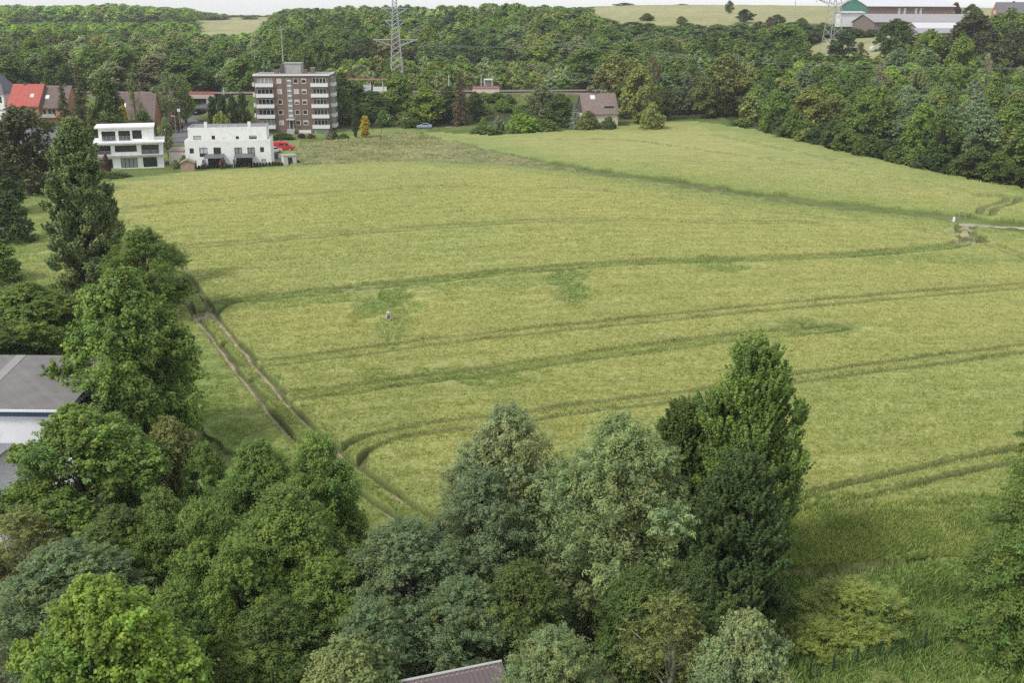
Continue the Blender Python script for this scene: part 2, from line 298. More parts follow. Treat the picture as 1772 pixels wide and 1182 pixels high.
def build_ground():
    # rings of growing radius and fans of directions: one sheet to the horizon, finer where the field lies
    rs = [2., 10, 18, 26, 33]; r = 38.
    while r < 2600:
        rs.append(r)
        dr = max(.15, r*r/85000) if r < 260 else max(1.6, (r-260)*.045+1.6)
        r += dr
    rs = np.array(rs)
    th = np.concatenate([np.arange(-180, -52, 3.0), np.arange(-52, -29.5, .5), np.arange(-29.5, 29.5, .078), np.arange(29.5, 52, .5), np.arange(52, 180.1, 3.0)])*math.pi/180
    nr, na = len(rs), len(th)
    RR, TT = np.meshgrid(rs, th, indexing='ij'); x = (RR*np.sin(TT)).ravel(); y = (RR*np.cos(TT)).ravel()
    z = zt(x, y)
    v1 = vnoise(x, y, .45, 1); v2 = vnoise(x, y, 1.6, 2); v3 = vnoise(x, y, 7, 3); v4 = vnoise(x, y, 28, 4); v5 = vnoise(x, y, 3.2, 8)
    wob = vnoise(x, y, 2.5, 5)-.5
    crop = in_poly(x+wob*1.0, y+wob*1.0, crop_poly); crop2 = in_poly(x+wob*2, y+wob*2, crop2_poly); rough = in_poly(x+wob*1.2, y+wob*1.2, rough_poly) & ~crop & ~crop2
    c = np.zeros((len(x), 3)); h = np.zeros(len(x))
    A = np.array
    grass = A([.10, .15, .035]); grass2 = A([.16, .19, .06]); yel = A([.365, .36, .13]); yel2 = A([.30, .328, .115]); dk = A([.17, .235, .07]); soil = A([.50, .41, .29]); straw = A([.42, .40, .22])
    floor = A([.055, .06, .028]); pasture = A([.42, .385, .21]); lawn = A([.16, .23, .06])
    mixc = lambda a, b, t: a*(1-t)[:, None]+b*t[:, None]
    c[:] = mixc(grass, grass2, v3); h += .12*v1+.25*v2*(v3 > .5)
    # wood floor
    u, _ = project(x, np.maximum(y, 20), z)
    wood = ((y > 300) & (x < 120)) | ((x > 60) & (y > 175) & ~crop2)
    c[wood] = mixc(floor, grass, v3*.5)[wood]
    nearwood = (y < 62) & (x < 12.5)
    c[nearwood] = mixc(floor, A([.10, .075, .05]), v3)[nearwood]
    fringe = (y < 75) & ~crop & ~nearwood
    c[fringe] = mixc(A([.14, .19, .05]), A([.23, .26, .09]), np.clip(v5*.7+v2*.4, 0, 1))[fringe]; h[fringe] += (.12*v2+.25*v1)[fringe]
    mR = in_poly(x, y, [(35,535),(250,535),(420,560),(500,1000),(300,1050),(90,1000),(60,800),(40,650)])
    mL = in_poly(x, y, [(-232,700),(-150,700),(-165,900),(-215,1180),(-370,1180),(-285,900)])
    mP = in_poly(x, y, [(105,405),(150,400),(185,430),(170,478),(110,470)])
    pas = mR | mL | mP
    c[pas] = (mixc(pasture, A([.26, .28, .12]), np.clip(v4*.6+v3*.4, 0, 1)))[pas]
    gard = in_poly(x, y, gpts([(150,316),(150,298),(290,290),(510,284),(520,240),(580,240),(700,236),(740,226),(700,222),(570,226),(480,236),(460,262),(300,262),(150,270)]))
    c[gard & ~crop] = mixc(lawn, A([.24, .28, .10]), v3)[gard & ~crop]
    strip = np.clip((x+22)/30, 0, 1); c[rough] = (mixc(straw, A([.15, .17, .07]), np.clip(v2*.6+v3*.5-.15+.45*strip, 0, 1)))[rough]; h[rough] += (.1+.25*v2+.2*v1)[rough]
    # crop canopy
    cc = mixc(yel, yel2, np.clip(v4*.75+v3*.45-.25, 0, 1)); edge = seg_dist(x, y, crop_poly+crop_poly[:1])
    ge = np.clip(1-edge/9, 0, 1)*(.45+.5*v3); cc = mixc(cc, dk*1.15, np.clip(ge, 0, 1))
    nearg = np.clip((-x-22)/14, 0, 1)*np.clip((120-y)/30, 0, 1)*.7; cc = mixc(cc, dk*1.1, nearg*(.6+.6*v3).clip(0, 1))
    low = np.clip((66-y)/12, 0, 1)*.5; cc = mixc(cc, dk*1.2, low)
    cz = .75+.09*(v1-.5)+.025*(v2-.5)+.03*(v3-.5)
    ang = R(14); row = np.sin(((y*math.cos(ang)-x*math.sin(ang))+2*vnoise(x, y, 30, 9))*2*math.pi/3.0); cz += .02*row
    cc2 = mixc(yel, yel2, np.clip(v3*.5+v4*.6-.1, 0, 1)); e2 = seg_dist(x, y, crop2_poly+crop2_poly[:1]); cc2 = mixc(cc2, dk*1.2, np.clip(1-e2/14, 0, 1)*(.35+.5*v3))
    trk = np.zeros(len(x)); soilm = np.zeros(len(x)); grn = np.zeros(len(x)); halo = np.zeros(len(x))
    for t in tracks:
        P = A(t['p']); lo = P.min(0)-5; hi = P.max(0)+5; m = np.where((x > lo[0]) & (x < hi[0]) & (y > lo[1]) & (y < hi[1]))[0]
        d = seg_dist(x[m], y[m], t['p'])+(wob[m]*.25); e = np.abs(d-.92)
        hw = (.31+.0028*np.clip(y[m]-95, 0, 130))*(.8+.4*v5[m]); k = np.clip((hw+.12-e)/.16, 0, 1)*t['d']
        trk[m] = np.maximum(trk[m], k); soilm[m] = np.maximum(soilm[m], np.clip((hw-.08-e)/.10, 0, 1)*t['d']*t.get('s', .12)*(.6+v2[m]))
        grn[m] = np.maximum(grn[m], np.clip(1-np.maximum(d-.9, 0)/.9, 0, 1)*t.get('g', .15)*(.6+.6*v3[m]))
    for (q, a, b, s) in patches:
        dx = x-q[0]; dy = y-q[1]; e = np.sqrt((dx/a)**2+(dy/b)**2)+(v2-.5)*.9+(v5-.5)*.8; grn = np.maximum(grn, np.clip((1.15-e)*2, 0, 1)*s)
    for q, r_ in dirtspots: soilm = np.maximum(soilm, np.clip(1.3-np.hypot(x-q[0], y-q[1])/r_+(v2-.5), 0, 1)*.8); 
    for q, r_ in dirtspots: trk = np.maximum(trk, np.clip(1.3-np.hypot(x-q[0], y-q[1])/r_+(v2-.5), 0, 1)*.9)
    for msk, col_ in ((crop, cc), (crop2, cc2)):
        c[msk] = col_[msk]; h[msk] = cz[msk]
    anyc = crop | crop2
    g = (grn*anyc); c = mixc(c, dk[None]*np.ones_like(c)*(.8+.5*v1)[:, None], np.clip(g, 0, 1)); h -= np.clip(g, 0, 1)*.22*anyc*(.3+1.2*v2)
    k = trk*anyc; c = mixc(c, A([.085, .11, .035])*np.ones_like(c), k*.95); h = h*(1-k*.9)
    c = mixc(c, soil*np.ones_like(c), np.clip(soilm, 0, 1)*anyc)
    fd = seg_dist(x, y, farmtrack); k = np.clip((1.2-fd+wob*.6)/.6, 0, 1); c = mixc(c, A([.5, .45, .38])*np.ones_like(c), k*.9); h *= 1-k
    for pl, wd in brown:
        k = np.clip((wd*.8-seg_dist(x, y, pl)+wob*1.2+(v2-.5)*.8)/.6, 0, 1)*.75; c = mixc(c, A([.30, .26, .14])*np.ones_like(c), k*.8); h *= 1-k*.6
    rdist = seg_dist(x, y, RAIL); k = ((rdist < 6.2) & (x < 110)); c[k] = mixc(A([.20, .15, .13]), A([.26, .21, .18]), v2)[k]; h[k] = 0
    k = (rdist > 6.2) & (rdist < 20) & (x < 80) & (x > -260) & ~crop2; c[k] = mixc(A([.08, .115, .03]), A([.14, .175, .05]), v5)[k]; h[k] += (.5*v2)[k]
    dr_ = seg_dist(x, y, road); k = dr_ < 4.5; h[k] = -.06
    h[(y > 900)] = 0
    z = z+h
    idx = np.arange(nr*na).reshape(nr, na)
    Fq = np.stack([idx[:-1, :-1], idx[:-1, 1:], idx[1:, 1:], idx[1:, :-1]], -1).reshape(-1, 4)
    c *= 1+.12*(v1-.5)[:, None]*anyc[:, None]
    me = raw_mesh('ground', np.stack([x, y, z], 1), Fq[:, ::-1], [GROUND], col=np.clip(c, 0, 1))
    o = link('ground', me); tag(o, 'rolling green farmland with a barley field, wheel tracks, meadows and wood floor', kind='structure')
build_ground()
# ------------------------------------------------------------------ crop tufts and grass (uncountable)
def blades(P, hgt, wid, lean, cols, n=3):
    N = len(P); P = np.repeat(P, n, 0); cols = np.repeat(cols, n, 0); hgt = np.repeat(hgt, n)*rng.uniform(.6, 1.2, N*n); wid = np.repeat(wid, n)
    a = rng.uniform(0, 6.283, N*n); dx = np.stack([np.cos(a), np.sin(a), 0*a], 1); b = rng.uniform(0, 6.283, N*n)
    off = np.stack([np.cos(b), np.sin(b), 0*b], 1)*(wid*1.5)[:, None]*rng.uniform(0, 1, (N*n, 1))
    tip = np.stack([rng.normal(0, lean, N*n)+.12, rng.normal(0, lean, N*n), np.ones(N*n)], 1)*hgt[:, None]
    base = P+off; V = np.stack([base-dx*wid[:, None]/2, base+dx*wid[:, None]/2, base+tip*.75+dx*wid[:, None]*.45, base+tip-dx*wid[:, None]*.05], 1).reshape(-1, 3)
    cols = cols*rng.uniform(.6, 1.4, (N*n, 1)); return V, np.arange(len(V)).reshape(-1, 4), np.repeat(cols, 4, 0)
def scatter_stuff():
    # barley heads over the canopy, denser close by
    N = 130000; r = np.sqrt(rng.uniform(44**2, 260**2, N*16)); keep = rng.uniform(0, 1, N*16) < np.minimum(.8, .8*(76/r)**2.0); r = r[keep]
    th = rng.uniform(-R(30), R(30), len(r)); x = r*np.sin(th); y = r*np.cos(th)
    m = in_poly(x, y, crop_poly) | in_poly(x, y, crop2_poly)
    dd = np.full(len(x), 9.)
    for t in tracks: dd = np.minimum(dd, np.abs(seg_dist(x, y, t['p'][::2]+[t['p'][-1]])-.92))
    for pl, wd in brown: dd = np.minimum(dd, np.maximum(seg_dist(x, y, pl)-wd*.5+rng.normal(0, .2, len(x)), 0)+.25)
    for q, r_ in dirtspots: dd = np.minimum(dd, np.maximum(np.hypot(x-q[0], y-q[1])-r_, 0))
    m &= dd > .44+.0035*np.clip(r-95, 0, 130); m &= rng.uniform(0, 1, len(x)) < np.clip((230-r)/60, 0, 1)
    x, y, r = x[m], y[m], r[m]; v3 = vnoise(x, y, 7, 3); v4 = vnoise(x, y, 28, 4)
    gr = np.zeros(len(x))
    for (q, a, b, s) in patches: gr = np.maximum(gr, np.clip((1.2-np.hypot((x-q[0])/a, (y-q[1])/b))*2, 0, 1)*s)
    grp = gr.copy(); gr = np.maximum(gr, np.clip(1-seg_dist(x, y, crop_poly)/9, 0, 1)*.6); gr = np.maximum(gr, np.clip((-x-22)/14, 0, 1)*np.clip((120-y)/30, 0, 1)*.7)
    gr = np.maximum(gr, np.clip((66-y)/12, 0, 1)*.6)
    t = np.clip(v4*.7+v3*.4-.2+rng.normal(0, .2, len(x)), 0, 1)[:, None]
    col = np.array([.42, .41, .155])*(1-t)+np.array([.29, .33, .11])*t; col = col*(1-gr[:, None])+np.array([.19, .26, .075])*gr[:, None]
    P = np.stack([x, y, zt(x, y)+.685-.16*grp], 1); s = (r/70)**.55
    V, Fq, cl = blades(P, np.full(len(r), .21), .042*s, .42, col*np.array([1.09, 1.14, 1.08]), 3)
    o = link('barley', raw_mesh('barley', V, Fq, [CROPM], col=cl)); o.color = (1, 1, 1, 1); tag(o, 'ripening yellow green barley covering the whole field between the wheel tracks', 'crop', kind='stuff')
    # grasses: near right corner, rough strip, verges
    x = rng.uniform(8, 34, 120000); y = rng.uniform(38, 64, 120000); m = ~in_poly(x, y, crop_poly) & (x < y*.62)
    for pl, wd in brown: m &= seg_dist(x, y, pl)+rng.normal(0, .3, len(x)) > wd*.6
    x, y = x[m], y[m]; v = vnoise(x, y, 2.2, 11); t = np.clip(v*1.3-.15+.35*(y < 43.2), 0, 1)[:, None]; col = (np.array([.15, .22, .06])*(1-t)+np.array([.26, .36, .10])*t)*rng.uniform(.6, 1.4, (len(x), 1))
    Vs = [blades(np.stack([x, y, zt(x, y)+.1], 1), rng.uniform(.25, .6, len(x)), np.full(len(x), .07), .55, col, 3)]
    x = rng.uniform(9, 34, 110000); y = rng.uniform(48, 62, 110000); m = in_poly(x, y, crop_poly)
    for pl, wd in brown: m &= seg_dist(x, y, pl)+rng.normal(0, .25, len(x)) > wd*.55
    m &= rng.uniform(0, 1, len(x)) < np.clip((62-y)/7, 0, 1)
    x, y = x[m], y[m]; v = vnoise(x, y, 1.6, 14); t = np.clip(v*1.3-.15, 0, 1)[:, None]; col = (np.array([.21, .29, .075])*(1-t)+np.array([.36, .40, .13])*t)*rng.uniform(.7, 1.3, (len(x), 1))
    Vs.append(blades(np.stack([x, y, zt(x, y)+.72], 1), rng.uniform(.18, .36, len(x)), np.full(len(x), .05), .5, col, 3))
    A0 = np.array(rough_poly); x = rng.uniform(A0[:, 0].min(), A0[:, 0].max(), 160000); y = rng.uniform(A0[:, 1].min(), A0[:, 1].max(), 160000); m = in_poly(x, y, rough_poly); x, y = x[m], y[m]
    v = vnoise(x, y, 3, 12)*.7+vnoise(x, y, 9, 13)*.5; t = np.clip(v*1.6-.5, 0, 1)[:, None]; t = np.clip(t+.5*np.clip((x+22)/30, 0, 1)[:, None], 0, 1); col = np.array([.48, .45, .26])*(1-t)+np.array([.26, .28, .13])*t
    Vs.append(blades(np.stack([x, y, zt(x, y)+.15], 1), rng.uniform(.3, .7, len(x))*(1-.6*np.clip((x+22)/30, 0, 1)), np.full(len(x), .16), .45, col, 3))
    n0 = 0; VV = []; FF = []; CC = []
    for V, Fq, cl in Vs: VV.append(V); FF.append(Fq+n0); CC.append(cl); n0 += len(V)
    o = link('grass', raw_mesh('grass', np.vstack(VV), np.vstack(FF), [CROPM], col=np.vstack(CC))); tag(o, 'tall rough meadow grass beside the field and along its grassy strip', 'grass', kind='stuff')
scatter_stuff()
# ------------------------------------------------------------------ trees
def unit(a): return a/np.maximum(np.linalg.norm(a, axis=-1, keepdims=True), 1e-9)
def leaf_quads(P, N, ln, wd, r):
    n = len(P); N = unit(N); T = unit(np.cross(N, unit(r.normal(0, 1, (n, 3))))); B = np.cross(N, T)
    ln = np.broadcast_to(ln, (n,))*r.uniform(.7, 1.3, n); wd = np.broadcast_to(wd, (n,))*r.uniform(.7, 1.3, n)
    return np.stack([P-T*ln[:, None]/2, P+B*wd[:, None]/2-N*wd[:, None]*.12, P+T*ln[:, None]/2, P-B*wd[:, None]/2-N*wd[:, None]*.12], 1).reshape(-1, 3)
PROF = {'round': [(0,.45),(.15,.85),(.4,1),(.65,.92),(.85,.6),(1,.2)], 'oval': [(0,.35),(.2,.8),(.45,1),(.7,.8),(.88,.5),(1,.12)], 'low': [(0,.9),(.25,1),(.55,.92),(.8,.65),(1,.2)],
        'column': [(0,.55),(.15,.9),(.4,1),(.65,.95),(.85,.74),(1,.3)], 'spindle': [(0,.8),(.15,.95),(.35,1),(.6,.88),(.8,.68),(.93,.45),(1,.2)], 'broad': [(0,.65),(.2,.95),(.5,1),(.75,.86),(.9,.7),(1,.4)], 'cone': [(0,1),(.3,.8),(.6,.5),(.85,.2),(1,.03)]}
def lobe_tree(seed, H, Rm, cb=.15, prof='round', nl=26, lobef=.36, ns=26, lps=60, ls=.16, lw=None, up=.3, sw=.3, slen=.75, fill=.25, hue=.12, horiz=1.0, trunk_r=None, jit=1.0, core=.35):
    """crown = lobes carried by limbs; each lobe bristles with leafy sprays"""
    r = np.random.default_rng(seed); pz = np.array(PROF[prof]); lw = lw or ls*.7
    hs = (np.arange(nl)+r.uniform(0, 1, nl))/nl; hs = hs**.92; (r.shuffle(hs) if jit > .9 else None)
    az = np.arange(nl)*2.39996+r.uniform(-.5, .5, nl); pr = np.interp(hs, pz[:, 0], pz[:, 1])*Rm
    lr = np.minimum(lobef*Rm*r.uniform(.55, 1.3, nl), pr*.75+.15*Rm); rad = np.maximum(pr-lr*.95, 0)*np.sqrt(r.uniform(core, 1.0, nl))*(1+(r.uniform(.85, 1.28, nl)-1)*jit)
    z0 = H*cb; zc = z0+lr*.6+hs*(H-z0-lr*1.3)
    LC = np.stack([np.cos(az)*rad, np.sin(az)*rad, zc], 1)
    P = []; N = []; K = []
    for i in range(nl):
        d = unit(r.normal(0, 1, (ns*2, 3))); outw = np.array([np.cos(az[i])*.55*(rad[i]/Rm+.1), np.sin(az[i])*.55*(rad[i]/Rm+.1), .35])
        d = d[np.argsort(-(d@outw+r.normal(0, .28, len(d))))][:ns]
        d2 = unit(d*np.array([horiz, horiz, 1])+np.array([0, 0, up])); L = lr[i]*slen*r.uniform(.6, 1.25, ns)
        b = LC[i]+d*lr[i]*.42
        t = r.beta(1.6, 1.1, (ns, lps)); off = r.normal(0, 1, (ns, lps, 3))*(sw*lr[i]*.36*(1.15-.75*t))[..., None]
        p = b[:, None]+d2[:, None]*(L[:, None]*t)[..., None]+off
        nn = d2[:, None]*.45+unit(off)*.55+np.array([0, 0, .55])+r.normal(0, .38, p.shape)
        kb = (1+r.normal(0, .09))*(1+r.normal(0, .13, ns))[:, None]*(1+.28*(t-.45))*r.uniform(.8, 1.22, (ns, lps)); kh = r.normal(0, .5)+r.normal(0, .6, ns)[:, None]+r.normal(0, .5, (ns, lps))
        P.append(p.reshape(-1, 3)); N.append(nn.reshape(-1, 3)); K.append(np.stack([kb, kh], -1).reshape(-1, 2))
        nf = int(ns*lps*fill); q = LC[i]+unit(r.normal(0, 1, (nf, 3)))*(lr[i]*.62*r.uniform(.2, 1, nf)**.5)[:, None]
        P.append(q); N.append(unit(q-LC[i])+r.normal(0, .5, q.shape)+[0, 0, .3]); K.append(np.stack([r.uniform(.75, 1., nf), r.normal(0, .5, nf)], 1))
    P = np.vstack(P); N = np.vstack(N); K = np.vstack(K); ok = P[:, 2] > .15; P, N, K = P[ok], N[ok], K[ok]
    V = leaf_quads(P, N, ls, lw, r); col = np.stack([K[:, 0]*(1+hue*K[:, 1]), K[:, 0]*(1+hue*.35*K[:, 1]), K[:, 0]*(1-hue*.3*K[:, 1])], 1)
    tb = MB(); tr = trunk_r or H*.018; top = z0+(H-z0)*.72; lean = r.normal(0, .02*H, 2)
    path = [(0, 0, -.3), (0, 0, H*.02), (lean[0]*.3, lean[1]*.3, top*.35), (lean[0], lean[1], top*.7), (lean[0]*.7, lean[1]*.7, top)]
    tb.tube(path, [tr*1.5, tr*1.15, tr*.85, tr*.55, tr*.15], 8)
    for i in range(0, nl):
        c = LC[i]; hh = max(.2*H*cb+.4, c[2]*r.uniform(.45, .7)); m = (c*[.45, .45, 1]+np.array([0, 0, hh]))/2; m[2] = (hh+c[2])/2+.1*lr[i]
        tb.tube([(lean[0]*.5, lean[1]*.5, hh), tuple(m), tuple(c), tuple(c+(c-m)*.35)], [tr*.42, tr*.3, tr*.16, tr*.04], 5)
    return V, np.repeat(col, 4, 0), tb
def conifer(seed, H, Rm, levels=26, per=9, lpb=70, ls=.25, droop=.25, cb=.06, flat=.16, hue=.12, pw=.85):
    r = np.random.default_rng(seed); P = []; N = []; K = []; tb = MB(); tb.tube([(0, 0, -.3), (0, 0, H*.5), (0, 0, H*.97)], [H*.017, H*.011, H*.002], 7)
    for lv in range(levels):
        f = (lv+r.uniform(-.2, .2))/levels; z = H*(cb+(1-cb)*f); R_ = Rm*(1-f)**pw*r.uniform(.85, 1.12)+.12
        for k in range(max(4, int(per*(1-.5*f)))):
            a = r.uniform(0, 6.283); L = R_*r.uniform(.7, 1.1); n = max(6, int(lpb*(L/Rm+.15))); t = r.beta(1.5, 1., n); w_ = flat*Rm*(1.05-t*.7)
            x = L*t; side = r.normal(0, .8, n)*w_; zz = z-droop*L*t*t+r.normal(0, .25, n)*w_*.5
            P.append(np.stack([np.cos(a)*x-np.sin(a)*side, np.sin(a)*x+np.cos(a)*side, zz], 1)); N.append(np.stack([np.cos(a)*.35+r.normal(0, .4, n), np.sin(a)*.35+r.normal(0, .4, n), r.uniform(.4, 1.1, n)], 1))
            K.append(np.stack([r.uniform(.75, 1.25, n)*(1+r.normal(0, .1)), np.full(n, r.normal(0, .7))], 1))
            if k % 2 == 0: tb.tube([(0, 0, z), (math.cos(a)*L*.85, math.sin(a)*L*.85, z-droop*L*.7)], [H*.004, H*.001], 4)
    P = np.vstack(P); N = np.vstack(N); K = np.vstack(K); V = leaf_quads(P, N, ls*1.4, ls*.6, r)
    col = np.stack([K[:, 0]*(1+hue*K[:, 1]), K[:, 0], K[:, 0]], 1); return V, np.repeat(col, 4, 0), tb
PROTO = {}
def flowers(V, col, seed, frac, r=None):
    r = np.random.default_rng(seed); n = len(V)//4; P = V.reshape(n, 4, 3); cen = P.mean(1); zz = cen[:, 2]; rad = np.hypot(cen[:, 0], cen[:, 1])
    cell = vnoise(cen[:, 0]*1+cen[:, 2]*.7, cen[:, 1]+cen[:, 2]*.5, .45, seed); sel = (cell > 1-frac) & (zz > np.quantile(zz, .35)) & (rad > np.quantile(rad, .3))
    c = col.reshape(n, 4, 3); c[sel] = np.array([3.4, 2.9, 7.0]); return V, c.reshape(-1, 3)
def proto(name, gen, bark=BARK, H=1, W=1, fl=0):
    V, col, tb = gen
    if fl: V, col = flowers(V, col.copy(), 5, fl)
    Fq = np.arange(len(V)).reshape(-1, 4)
    crown = raw_mesh('crown', V, Fq, [LEAF], col=col)
    tm = bpy.data.meshes.new('trunk'); tm.from_pydata(tb.v, [], tb.f); tm.materials.append(bark); tm.update(); tm.polygons.foreach_set('use_smooth', [True]*len(tm.polygons))
    # measured size: robust percentiles of the leaf cloud
    zmax = float(np.quantile(V[:, 2], .999)); wid = 2*float(np.quantile(np.hypot(V[:, 0], V[:, 1]), .985))
    PROTO[name] = dict(crown=crown, trunk=tm, H=zmax, W=wid, V=V, col=col, tb=tb, bark=bark, joined=None)
def joined(name):
    p = PROTO[name]
    if p['joined'] is None:
        V, tb = p['V'], p['tb']; tv = np.array(tb.v); n = len(V)
        quads = [tuple(i+n for i in f) for f in tb.f if len(f) == 4]
        Fq = np.vstack([np.arange(n).reshape(-1, 4), np.array(quads)]); mi = np.concatenate([np.zeros(n//4), np.ones(len(quads))])
        p['joined'] = raw_mesh('tree', np.vstack([V, tv]), Fq, [LEAF, p['bark']], mi, np.vstack([p['col'], np.ones((len(tv), 3))]))
    return p['joined']
# near (30-60 m)
proto('near_maple', lobe_tree(1, 12, 5, .08, 'round', 44, .30, 34, 62, .20, .15, .35, .42, .8))
proto('near_oak', lobe_tree(2, 12, 4, .08, 'oval', 46, .34, 34, 58, .15, .11, .35, .42, .8))
proto('near_oak_b', lobe_tree(12, 12, 3.6, .06, 'column', 40, .38, 34, 58, .15, .11, .45, .42, .85))
proto('near_ash', lobe_tree(3, 12, 4.2, .08, 'oval', 46, .30, 34, 60, .16, .07, .45, .38, .95, .2))
proto('near_willow', lobe_tree(4, 12, 4.6, .06, 'round', 58, .28, 36, 62, .17, .065, -.15, .36, .95, .25))
proto('near_balsam', lobe_tree(5, 15, 2.9, .02, 'broad', 170, .25, 24, 40, .16, .11, 1.9, .2, 1.6, .3, trunk_r=.10, jit=.8, core=.03))
proto('near_birch', lobe_tree(6, 10, 3, .05, 'oval', 34, .32, 26, 40, .11, .08, -.5, .36, 1.0, .08), BIRCHBARK)
proto('near_shrub', lobe_tree(7, 4, 3, .0, 'low', 34, .32, 34, 60, .10, .035, .6, .34, .8, .3))
proto('near_elder', lobe_tree(8, 6, 2.6, .02, 'low', 30, .34, 32, 56, .13, .09, .3, .42, .7, .3), fl=.10)
proto('near_larch', conifer(9, 14, 4.3, 40, 13, 150, .15, .18, .03, .15, .12, .6))
proto('tall_poplar', lobe_tree(10, 20, 3.3, .02, 'spindle', 240, .22, 20, 34, .20, .14, 2.2, .26, 1.3, .3, trunk_r=.16, jit=.35, core=.03))
proto('wide_tree', lobe_tree(11, 12, 5.2, .06, 'round', 52, .28, 32, 52, .22, .15, .0, .40, .85, .25))
# middle distance (180-350 m)
proto('wood_tree_a', lobe_tree(21, 14, 5, .05, 'round', 34, .32, 22, 17, .46, .36, .3, .42, .75, .15))
proto('wood_tree_b', lobe_tree(22, 15, 4.6, .05, 'oval', 34, .34, 22, 17, .46, .36, .45, .42, .8, .15))
proto('wood_tree_c', lobe_tree(23, 12, 5.2, .0, 'low', 40, .28, 22, 16, .44, .34, .25, .42, .75, .15))
proto('wood_tree_d', lobe_tree(24, 16, 4.2, .06, 'column', 36, .36, 20, 18, .42, .3, .8, .36, 1.0, .15))
proto('wood_tree_e', lobe_tree(25, 14, 5, .05, 'oval', 46, .24, 20, 16, .44, .34, .2, .42, .8, .15))
proto('pale_tree', lobe_tree(26, 14, 3.8, .1, 'oval', 34, .3, 20, 18, .34, .2, .5, .4, 1.1, .08))
proto('birch_tree', lobe_tree(27, 12, 4, .12, 'round', 32, .3, 22, 20, .34, .2, -.6, .4, 1.1, .1), BIRCHBARK)
proto('bush', lobe_tree(28, 4, 2.5, .0, 'low', 20, .36, 22, 24, .28, .2, .3, .42, .7, .25))
proto('flower_bush', lobe_tree(29, 5, 3, .0, 'low', 22, .36, 22, 24, .28, .2, .3, .42, .7, .25), fl=.22)
proto('spruce', conifer(30, 15, 3.3, 30, 9, 46, .34, .35, .1, .2, .12, .75), REDBARK)
proto('blue_spruce', conifer(31, 9, 2, 18, 9, 40, .26, .15, .05, .2, .06, .8))
proto('cypress', lobe_tree(32, 9, 1.5, .0, 'column', 34, .5, 20, 22, .26, .14, 1.2, .3, .9, .3, .06))
proto('dead_tree', lobe_tree(33, 12, 3, .1, 'oval', 28, .3, 16, 9, .3, .1, .8, .3, 1.3, .0))
proto('far_tree', lobe_tree(41, 14, 5.5, .0, 'round', 18, .4, 14, 10, .95, .75, .3, .42, .7, .1))
proto('far_tree_b', lobe_tree(42, 15, 5, .0, 'oval', 18, .4, 14, 10, .95, .75, .5, .42, .8, .1))
COL = dict(dark=(.118,.168,.042), deep=(.085,.128,.040), mid=(.155,.222,.048), bright=(.225,.315,.055), lime=(.225,.315,.045), olive=(.215,.235,.075), grey=(.235,.280,.130), blue=(.165,.220,.105),
           brown=(.19,.13,.08), red=(.14,.05,.05), yellow=(.60,.48,.05), pale=(.36,.32,.22), spruceblue=(.32,.38,.36), browngreen=(.13,.135,.065), willow=(.235,.28,.12), yelgreen=(.27,.31,.075), fresh=(.185,.255,.06), sage=(.22,.26,.10))
def tint(c, s=.06):
    c = np.array(COL[c] if isinstance(c, str) else c); c = c*rng.uniform(1-s, 1+s)*(1+rng.normal(0, s*.6, 3)*[.9, .4, .8]); return (*np.clip(c, 0, 1), 1)
taken = []
def plant(kind, x, y, H, W, color, label, cat='tree', name=None, group=None, split=True, rz=None, s=.05, z=None):
    p = PROTO[kind]; sz = H/p['H']; sx = W/p['W']; rz = rng.uniform(0, 6.28) if rz is None else rz; z = float(zt(x, y)) if z is None else z
    if name is None: name = 'shrub' if cat in ('bush', 'shrub') else 'tree'
    c = tint(color, s)
    if split:
        root = empty(name, (x, y, z), rz); root.scale = (sx, sx, sz); link('trunk', p['trunk'], root); cr = link('crown', p['crown'], root); cr.color = c
    else:
        if name == 'broadleaf_tree': c = (c[0]*1.38, c[1]*1.38, c[2]*1.42, 1)
        root = link(name, joined(kind)); root.location = (x, y, z); root.rotation_euler = (0, 0, rz); root.scale = (sx, sx, sz); root.color = c
    tag(root, label, cat, group); taken.append((x, y, W/2)); return root
def plant_px(kind, u, vt, wpx, Y, color, label, cat='tree', name=None, **k):
    q = on_ray(u, vt, Y); z = float(zt(q[0], Y)); H = q[2]-z; W = wpx*depth(Y, (q[2]+z)/2)/F
    return plant(kind, q[0], Y, max(H, 1), W, color, label, cat, name, z=z, **k)
P_ = plant_px
